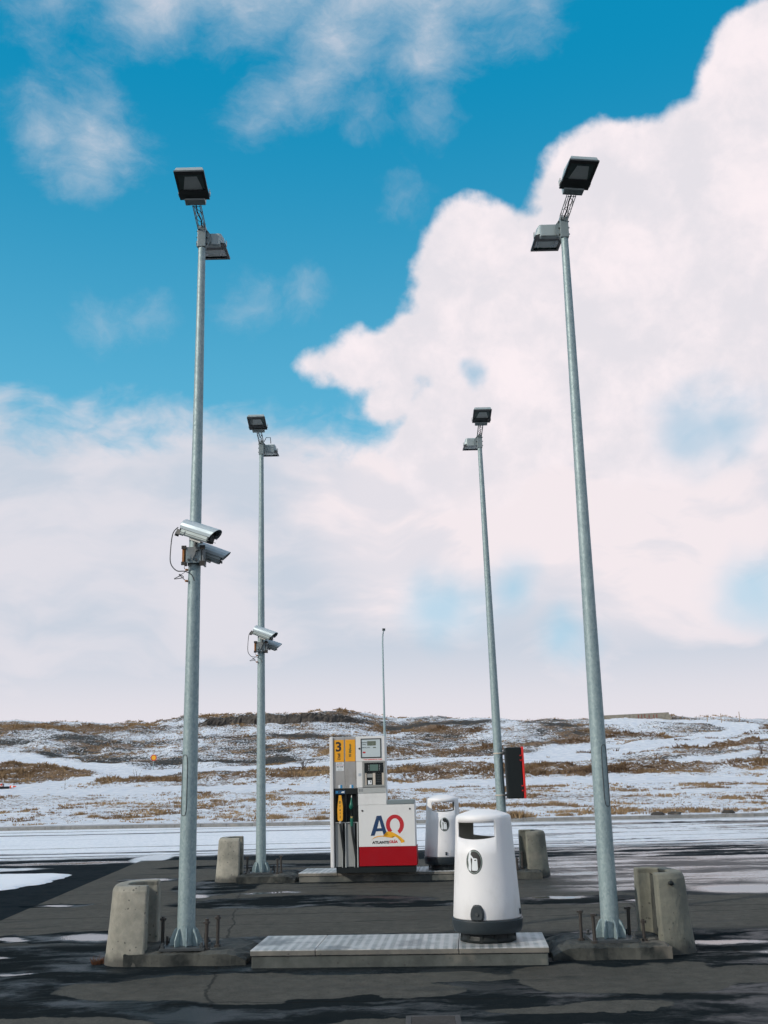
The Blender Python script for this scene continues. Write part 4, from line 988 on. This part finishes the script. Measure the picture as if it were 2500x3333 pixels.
# ------------------------------------------------------------------ litter bins
def bend(P, yaw_c, zs):   # flat decal coords (u along surface, z) -> on the shell
    pass
def litter_bin(x, y, z, slot_c, logo_c, latch_c, lab, pedal=None):
    t = thing('litter_bin', lab, 'litter bin', (x, y, z), 0, 'white litter bins on the islands')
    hb, ht = .21, 1.10
    def rs(zz): return .333 + (.276 - .333) * (zz - hb) / (ht - hb)
    z0s, z1s = .965, 1.105
    prof = [(hb, rs(hb) - .006), (hb + .012, rs(hb + .012)), (.4, rs(.4)), (.6, rs(.6)), (.8, rs(.8)), (z0s, rs(z0s)), (z1s, .277), (1.14, .275), (1.158, .271), (1.171, .258), (1.18, .238), (1.196, .19), (1.213, .13), (1.223, .07), (1.227, .001)]
    n = 120
    slots = [slot_c, slot_c + 180]
    def ang(k): return 360 * k / n
    def in_slot(k):
        a = ang(k + .5) - 270      # 0 = facing -y
        return any(abs((a - c_ + 180) % 360 - 180) < 44 for c_ in slots)
    bm = bmesh.new(); rings = []
    for zz, r_ in prof:
        ring = []
        for k in range(n):
            a = R(ang(k)); zz2 = zz
            if zz == z0s:
                aa = ang(k) - 270; dd = min(abs((aa - c_ + 180) % 360 - 180) for c_ in slots)
                if dd < 46: zz2 = zz - .026 * math.cos(R(dd / 46 * 90)) ** .8 + .01
            ring.append(bm.verts.new((r_ * math.cos(a), r_ * math.sin(a), zz2)))
        rings.append(ring)
    for i in range(len(prof) - 1):
        for k in range(n):
            if prof[i][0] == z0s and in_slot(k): continue
            f = bm.faces.new((rings[i][k], rings[i][(k + 1) % n], rings[i + 1][(k + 1) % n], rings[i + 1][k])); f.smooth = True
    bmesh.ops.recalc_face_normals(bm, faces=bm.faces)
    o = MB().bm(bm, 0, True).build('bin_shell', [white_bin, bin_inner], t)
    so = o.modifiers.new('wall', 'SOLIDIFY'); so.thickness = .016; so.offset = -1; so.material_offset = 1; so.material_offset_rim = 0
    MB().lathe([(.0, .86), (.27, .86), (.272, .85), (.0, .84)], 48).build('liner', bin_inner, t)
    MB().lathe([(.268, .084), (.318, .086), (.328, .092), (.338, .13), (.346, .198), (.345, .207), (.336, .2095), (.28, .2095)], 72).build('base_ring', bin_grey, t)
    MB().lathe([(.262, .0), (.274, .003), (.274, .035), (.268, .04), (.266, .088)], 60).build('foot', black_pl, t)
    for k in range(12):
        e = Matrix.Rotation(k * math.pi / 6 + .2, 4, 'Z'); MB().box(.25, .275, -.016, .016, .0, .084, bev=.004).xf(e).build('foot_rib', black_pl, t)
    def onshell(u, zz, off, c_): 
        r_ = rs(zz) + off; a = R(c_) + u / rs(zz); return (r_ * math.sin(a), -r_ * math.cos(a), zz)
    def decal(name, polys, zc, c_, off, m, th=.0):
        mb = MB()
        for p in polys:
            bm = bmesh.new(); bm.faces.new([bm.verts.new((q[0], 0, q[1])) for q in p])
            bmesh.ops.triangulate(bm, faces=bm.faces[:])
            for _ in range(3):
                long = [e for e in bm.edges if e.calc_length() > .025]
                if long: bmesh.ops.subdivide_edges(bm, edges=long, cuts=1); bmesh.ops.triangulate(bm, faces=[f for f in bm.faces if len(f.verts) > 3])
            for v in bm.verts: v.co = Vector(onshell(v.co.x, zc + v.co.z, off, c_))
            mb.bm(bm)
        return mb.build(name, m, t, fix=False)
    ov = lambda a_, b__, n_=36, cx_=0, cz_=0: [(cx_ + a_ * math.cos(2 * math.pi * i / n_), cz_ + b__ * math.sin(2 * math.pi * i / n_)) for i in range(n_)]
    S = .00022 * 1.08
    def px(pts): return [((a_ - 805) * S, (690 - b__) * S) for a_, b__ in pts]
    zc = .743
    decal('emblem_rim', [ov(.0835, .113)], zc, logo_c, .0015, ink)
    decal('emblem_ring', [ov(.078, .107)], zc, logo_c, .0028, simple('emblem_green_grey', (.19, .24, .22), .5))
    decal('emblem_field', [ov(.070, .097)], zc, logo_c, .0041, ink)
    wm = sticker_w
    person = [px([(605, 262), (690, 270), (690, 340), (668, 380), (590, 400), (600, 330)]),                 # head
              px([(590, 395), (668, 375), (680, 460), (665, 640), (548, 640), (570, 500)]),                  # torso
              px([(548, 635), (665, 635), (690, 800), (685, 1040), (640, 1040), (625, 860), (600, 1000), (560, 1000), (575, 760)]),
              px([(660, 400), (790, 545), (770, 575), (730, 565), (650, 480)])]                              # arm
    decal('emblem_person', person, zc, logo_c, .0054, wm)
    decal('emblem_bin', [px([(740, 570), (820, 545), (920, 555), (945, 590), (975, 960), (940, 1030), (740, 1025), (715, 960)])], zc, logo_c, .0054, wm)
    decal('emblem_slot', [px([(835, 605), (910, 600), (905, 645), (830, 650)])], zc, logo_c, .0066, ink)
    if pedal is not None:
        prf = [(-.058, .215), (-.068, .24), (-.070, .275), (-.060, .315), (-.040, .348), (-.015, .356), (.015, .356), (.040, .348), (.060, .315), (.070, .275), (.068, .24), (.058, .215)]
        bm = bmesh.new(); lo = [bm.verts.new(onshell(u, z_, .001, pedal)) for u, z_ in prf]; hi = [bm.verts.new(onshell(u * .8, .215 + (z_ - .215) * .93 + .004, .032, pedal)) for u, z_ in prf]
        for i in range(len(prf)): bm.faces.new((lo[i], lo[(i + 1) % len(prf)], hi[(i + 1) % len(prf)], hi[i]))
        bm.faces.new(hi); MB().bm(bm).build('lock_cover', bin_grey, t, bevel=.006)
        p = Vector(onshell(.005, .27, .034, pedal)); MB().tube([p, p + Vector((math.sin(R(pedal)), -math.cos(R(pedal)), 0)) * .006], .016, 16).build('lock', dark_grey, t)
    bm = bmesh.new(); pr = [(-.016, .245), (.016, .245), (.016, .295), (-.016, .295)]
    lo = [bm.verts.new(onshell(u, z_, .001, latch_c)) for u, z_ in pr]; hi = [bm.verts.new(onshell(u, z_, .012, latch_c)) for u, z_ in pr]
    for i in range(4): bm.faces.new((lo[i], lo[(i + 1) % 4], hi[(i + 1) % 4], hi[i]))
    bm.faces.new(hi); MB().bm(bm).build('latch', bin_grey, t)
    return t
litter_bin(.917, 11.05, .166, -25, -25.5, 68, 'large white litter bin on the near island, grey lock cover low on its front', -21.5)
litter_bin(.893, 19.15, .156, 0, 2, 4, 'white litter bin farther back, standing right of the fuel pump')

# ------------------------------------------------------------------ fuel pump
SC = .0011606
pump = thing('fuel_pump', 'white fuel pump number 3 with two hoses, yellow panels and red lower panel', 'fuel pump', (-.955, 18.72, .156), R(-4))
CX = lambda v: (v - 188) * SC
CZ = lambda v: (2078 - v) * SC
def pbox(name, c0, c1, t0, t1, y0, y1, m, bev=0, parent=None):
    return MB().box(CX(c0), CX(c1), y0, y1, CZ(t1), CZ(t0), bev=bev).build(name, m, parent or pump)
def ppoly(name, pts, y0, y1, m, parent=None):
    return MB().prism([(CX(a), CZ(b_)) for a, b_ in pts], 'y', y0, y1).build(name, m, parent or pump)
def ptext(name, s, c, t_, size, m, y=-.002, rot=0, align='CENTER', bold=.0, parent=None, sx=1.0):
    cu = bpy.data.curves.new(name, 'FONT'); cu.body = s; cu.size = size * SC / .69; cu.align_x = align; cu.align_y = 'CENTER'
    cu.extrude = .0006; cu.offset = bold; cu.resolution_u = 4
    tmp = bpy.data.objects.new(name, cu); COL.objects.link(tmp)
    bpy.context.view_layer.update()
    me = bpy.data.meshes.new_from_object(tmp.evaluated_get(bpy.context.evaluated_depsgraph_get())); me.name = name
    bpy.data.objects.remove(tmp); me.materials.clear(); me.materials.append(m)
    o = bpy.data.objects.new(name, me); COL.objects.link(o); o.parent = parent or pump
    o.matrix_local = Matrix.Translation((CX(c), y, CZ(t_))) @ Matrix.Rotation(R(90), 4, 'X') @ Matrix.Rotation(R(rot), 4, 'Z') @ Matrix.Diagonal((sx, 1, 1, 1))
    return o
D = .46
body = MB().box(CX(178), CX(940), .02, D, CZ(893), CZ(152)).box(CX(536), CX(940), .02, D, CZ(1132), CZ(893.5)).build('upper_body', white_paint, pump)
pbox('lower_body', 536, 1358, 1132, 1984, .02, D, white_paint, .006)
pbox('hose_bay_back', 182, 534, 894, 1999, .12, D, dark_grey)
pbox('side_panel', 122, 176, 152, 2000, -.03, D, white_paint, .016)
pbox('plinth_base', 200, 1345, 1986, 2076, .015, D - .02, black_pl, .004)
# steel columns
for a, b_ in ((181, 345), (349, 508)):
    pbox('column_panel', a, b_, 154, 893, .002, .0195, steel, .003)
pbox('number_panel', 188, 333, 196, 511, -.004, .0018, yellow)
pbox('grade_panel', 355, 503, 194, 509, -.004, .0018, yellow)
ptext('numeral_three', '3', 256, 301, 128, ink, -.0048, bold=.006, sx=1.08)
ptext('lettering', 'Dísil', 262, 438, 38, ink, -.0048, rot=90, bold=.0018)
ptext('lettering', '95 Blýlaust', 427, 350, 30, ink_green, -.0048, rot=90, bold=.0018)
st = pbox('info_sticker', 216, 330, 520, 642, -.001, .0018, sticker_w)
ptext('lettering', 'BILANASÍMI', 270, 541, 11, ink, -.0018); ptext('lettering', 'ALLAN SÓLARHRINGINN', 272, 560, 8, logo_red, -.0018)
ptext('lettering', '591 3100', 272, 584, 17, ink, -.0018, bold=.0008)
for q in (608, 620, 632): pbox('print_line', 238, 306, q, q + 3, -.0017, -.0011, mid_grey)
for a in (248, 412):
    pbox('small_sticker', a, a + 26, 842, 888, -.0008, .0018, sticker_w); pbox('small_sticker', a + 26.5, a + 54, 844, 889, -.0008, .0018, sticker_c)
# nozzle holder
nh = MB().box(CX(186), CX(530), .055, .118, CZ(1368), CZ(896)).box(CX(186), CX(530), -.012, .0545, CZ(975), CZ(896)).box(CX(186), CX(206), -.012, .0545, CZ(1368), CZ(976)).box(CX(346), CX(368), -.012, .0545, CZ(1368), CZ(976)).box(CX(510), CX(530), -.012, .0545, CZ(1368), CZ(976))
nh.build('nozzle_holder', black_pl, pump, bevel=.004)
pbox('pictogram_sticker', 197, 344, 921, 969, -.0135, -.0122, sticker_b)
pbox('pictogram', 215, 238, 930, 960, -.0148, -.0137, sticker_c); ppoly('pictogram', [(285, 955), (295, 937), (318, 932), (336, 934), (334, 955)], -.0148, -.0137, sticker_w)
# yellow nozzle with cover
nz = ppoly('diesel_nozzle', [(256, 988), (290, 988), (300, 1060), (313, 1140), (313, 1180), (308, 1330), (296, 1350), (246, 1350), (234, 1330), (232, 1190), (238, 1120), (248, 1040)], -.05, -.012, yellow2)
for ch, yy in (('D', 1088), ('í', 1140), ('s', 1192), ('i', 1240), ('l', 1296)): ptext('letter', ch, 272, yy, 30, ink, -.0508, bold=.002, parent=nz)
MB().tube([(CX(272), -.03, CZ(1350)), (CX(272), -.03, CZ(1386))], .019, 14).build('swivel', light_grey, nz)
# green nozzle
gn = MB().tube([(CX(438), .02, CZ(1000)), (CX(436), -.01, CZ(1060)), (CX(434), -.02, CZ(1100)), (CX(431), -.025, CZ(1150)), (CX(430), -.02, CZ(1185))], [.007, .013, .022, .037, .02], 16).build('petrol_nozzle', teal, pump)
MB().tube([(CX(438), .03, CZ(985)), (CX(437), -.008, CZ(1058))], [.010, .012], 12).build('spout', steel, gn)
MB().tube([(CX(430), -.02, CZ(1180)), (CX(432), .0, CZ(1250)), (CX(436), -.015, CZ(1298))], [.013, .013, .014], 12).build('trigger_guard', black_pl, gn)
MB().tube([(CX(436), -.015, CZ(1288)), (CX(437), -.015, CZ(1312))], .021, 16).build('collar', simple('brass', (.62, .46, .2), .3, metal=.6), gn)
MB().tube([(CX(437), -.015, CZ(1312)), (CX(437), -.015, CZ(1425))], [.027, .023], 16).build('grip', teal, gn)
# hose bay
for a, b_ in ((190, 284), (352, 458)):
    pbox('cover_panel', a, b_, 1388, 1998, .02, .06, steel_d, .003)
for a, b_ in ((334, 350), (508, 524)):
    pbox('guide_rail', a, b_, 1380, 1998, -.004, .06, light_grey, .003)
for a in (286, 462): pbox('slot_edge', a, a + 10, 1380, 1998, .01, .06, light_grey)
pbox('rail_header', 184, 528, 1369, 1380, -.004, .06, light_grey)
MB().tube(smooth_path([(CX(272), -.03, CZ(1384)), (CX(282), -.03, CZ(1480)), (CX(296), -.015, CZ(1620)), (CX(314), .0, CZ(1780)), (CX(321), .02, CZ(1900)), (CX(322), .05, CZ(1990))]), .021, 12).build('hose', rubber, pump)
MB().tube(smooth_path([(CX(437), -.015, CZ(1424)), (CX(446), -.02, CZ(1520)), (CX(462), -.01, CZ(1640)), (CX(482), .0, CZ(1780)), (CX(492), .02, CZ(1900)), (CX(494), .05, CZ(1990))]), .021, 12).build('hose', rubber, pump)
# head
pbox('display_head', 512, 939, 151, 511, -.008, .0195, white_paint, .004)
fr4 = MB()
for a, b_, c0, c1 in ((586, 889, 184, 199), (586, 889, 452, 466), (586, 601, 199, 452), (875, 889, 199, 452)): fr4.box(CX(a), CX(b_), -.016, -.0085, CZ(c1), CZ(c0))
dd = fr4.build('display_frame', dark_grey, pump)
pbox('display_face', 601.5, 874.5, 199.5, 451.5, -.012, -.0085, face)
pbox('price_screen', 683, 811, 223, 287, -.0135, -.0122, lcd)
ptext('lettering', 'KRÓNUR', 641, 242, 13, ink, -.0126, bold=.0006); ptext('lettering', 'LÍTRAR', 638, 271, 12, ink, -.0126, bold=.0006)
ptext('lettering', 'VERÐ PR. LÍTRA', 664, 316, 12, ink, -.0126, bold=.0006); pbox('unit_price_screen', 768, 812, 308, 324, -.0135, -.0122, lcd)
ppoly('maker_badge', [(612, 384), (624, 372), (650, 372), (662, 384), (650, 396), (624, 396)], -.0132, -.0122, logo_red)
MB().tube([(CX(566), -.014, CZ(328)), (CX(566), -.0085, CZ(328))], .016, 18, smooth=False).build('lock', ink, pump)
ptext('lettering', 'TVÆR LEIÐBEININGAR Á SKJÁ', 760, 489, 15, red_l, -.0086, bold=.0006, sx=.95)
pbox('side_strip', 516, 604, 513, 886, -.006, .0195, white_paint, .003)
pbox('round_sticker', 546, 588, 684, 724, -.0068, -.0061, simple('faded_sticker', (.42, .47, .52), .5))
# card terminal
fr5 = MB()
for a, b_, c0, c1 in ((606, 944, 515, 535), (606, 944, 852, 880), (606, 636, 535, 852), (918, 944, 535, 852)): fr5.box(CX(a), CX(b_), -.022, .0195, CZ(c1), CZ(c0))
fr5.build('terminal_frame', steel_d, pump, bevel=.002)
pbox('terminal_head', 636.5, 917.5, 536, 679, -.018, .0195, black_pl)
pbox('terminal_screen', 716, 838, 560, 650, -.0195, -.0182, lcd2)
for i in range(4):
    for a in (694, 851): pbox('key', a, a + 13, 566 + i * 22, 579 + i * 22, -.0195, -.0182, mid_grey)
for a, b_ in ((637, 664), (756, 794), (891, 917.5)): pbox('pillar', a, b_, 680, 851, -.012, .0195, cream)
pbox('card_reader', 664.5, 755.5, 680, 851, .002, .0195, black_pl); pbox('reader_slot_plate', 670, 752, 690, 745, -.002, .0015, steel_d); pbox('reader_sticker', 682, 740, 785, 843, .0, .0015, sticker_w)
ppoly('card_symbol', [(716, 792), (728, 796), (726, 820), (718, 816)], -.0012, -.0002, ink)
pbox('keypad', 794.5, 890.5, 680, 851, -.004, .0195, black_pl)
for i in range(4):
    for j in range(3): pbox('key', 812 + j * 22, 826 + j * 22, 700 + i * 32, 718 + i * 32, -.009, -.0042, dark_grey)
# strip, white panel, lid
pbox('label_strip', 532, 948, 890, 966, -.01, .0195, light_grey, .003)
for q, w in ((546, 22), (574, 14), (594, 14)): pbox('faded_print', q, q + w, 905, 945, -.0106, -.0101, mid_grey)
pbox('middle_panel', 532, 950, 970, 1133, -.006, .0195, white_paint, .003)
pbox('lid', 960, 1352, 1070, 1131, .0, D - .02, alu_d, .008)
pbox('lower_panel', 536, 1354, 1135, 1716, -.006, .0195, white_paint, .003)
pbox('red_panel', 538, 1370, 1718.5, 1983, -.008, D, red, .003)
for a, b_ in ((593, 1214), (1287, 1199)): MB().tube([(CX(a), -.012, CZ(b_)), (CX(a), -.0065, CZ(b_))], .0155, 18, smooth=False).build('lock', ink, pump)
# emblem on the lower panel
ly0, ly1 = -.0072, -.0062
ppoly('emblem_letter_a', [(708, 1566), (800, 1290), (868, 1286), (952, 1556), (898, 1558), (880, 1502), (788, 1506), (766, 1564)], ly0, ly1, logo_blue)
ppoly('emblem_letter_counter', [(806, 1464), (868, 1462), (838, 1350)], -.0082, -.0074, white_paint)
mb = MB(); n = 48
a_start, a_end = R(-62), R(235)
for i in range(n):
    a0 = a_start + (a_end - a_start) * i / n; a1 = a_start + (a_end - a_start) * (i + 1) / n
    def q(a, k, y): 
        rx_, rz_ = ((131, 142) if k else (72, 92)); cx_, cz_ = (1064, 1418) if k else (1064, 1420)
        return (CX(cx_ + rx_ * math.cos(a)), y, CZ(cz_ - rz_ * math.sin(a)))
    mb.add([q(a0, 0, ly0), q(a1, 0, ly0), q(a1, 1, ly0), q(a0, 1, ly0)], [(0, 1, 2, 3)])
mb.build('emblem_letter_o', logo_red, pump, fix=False)
ppoly('emblem_swoosh', [(714, 1622), (760, 1586), (820, 1567), (880, 1566), (935, 1572), (968, 1578), (946, 1508), (1000, 1512), (1052, 1532), (1100, 1560), (1150, 1596), (1196, 1640), (1196, 1662), (1144, 1672), (1142, 1650), (1150, 1640), (1100, 1602), (1060, 1580), (1014, 1572), (1020, 1600), (975, 1592), (925, 1583), (880, 1578), (820, 1580), (765, 1596)], -.0094, -.0084, logo_yel)
ptext('lettering', 'ATLANTS', 851, 1661, 34, ink, -.0070, bold=.0032, sx=1.12); ptext('lettering', 'OLÍA', 1036, 1655, 34, logo_red, -.0070, bold=.0032, sx=1.10)

# ------------------------------------------------------------------ cycles settings of the scene itself
cy = scn.cycles
cy.use_adaptive_sampling = True; cy.adaptive_threshold = .03; cy.time_limit = 840; cy.adaptive_min_samples = 24
cy.max_bounces = 6; cy.diffuse_bounces = 3; cy.glossy_bounces = 3; cy.transmission_bounces = 2; cy.use_denoising = True
cy.caustics_reflective = False; cy.caustics_refractive = False
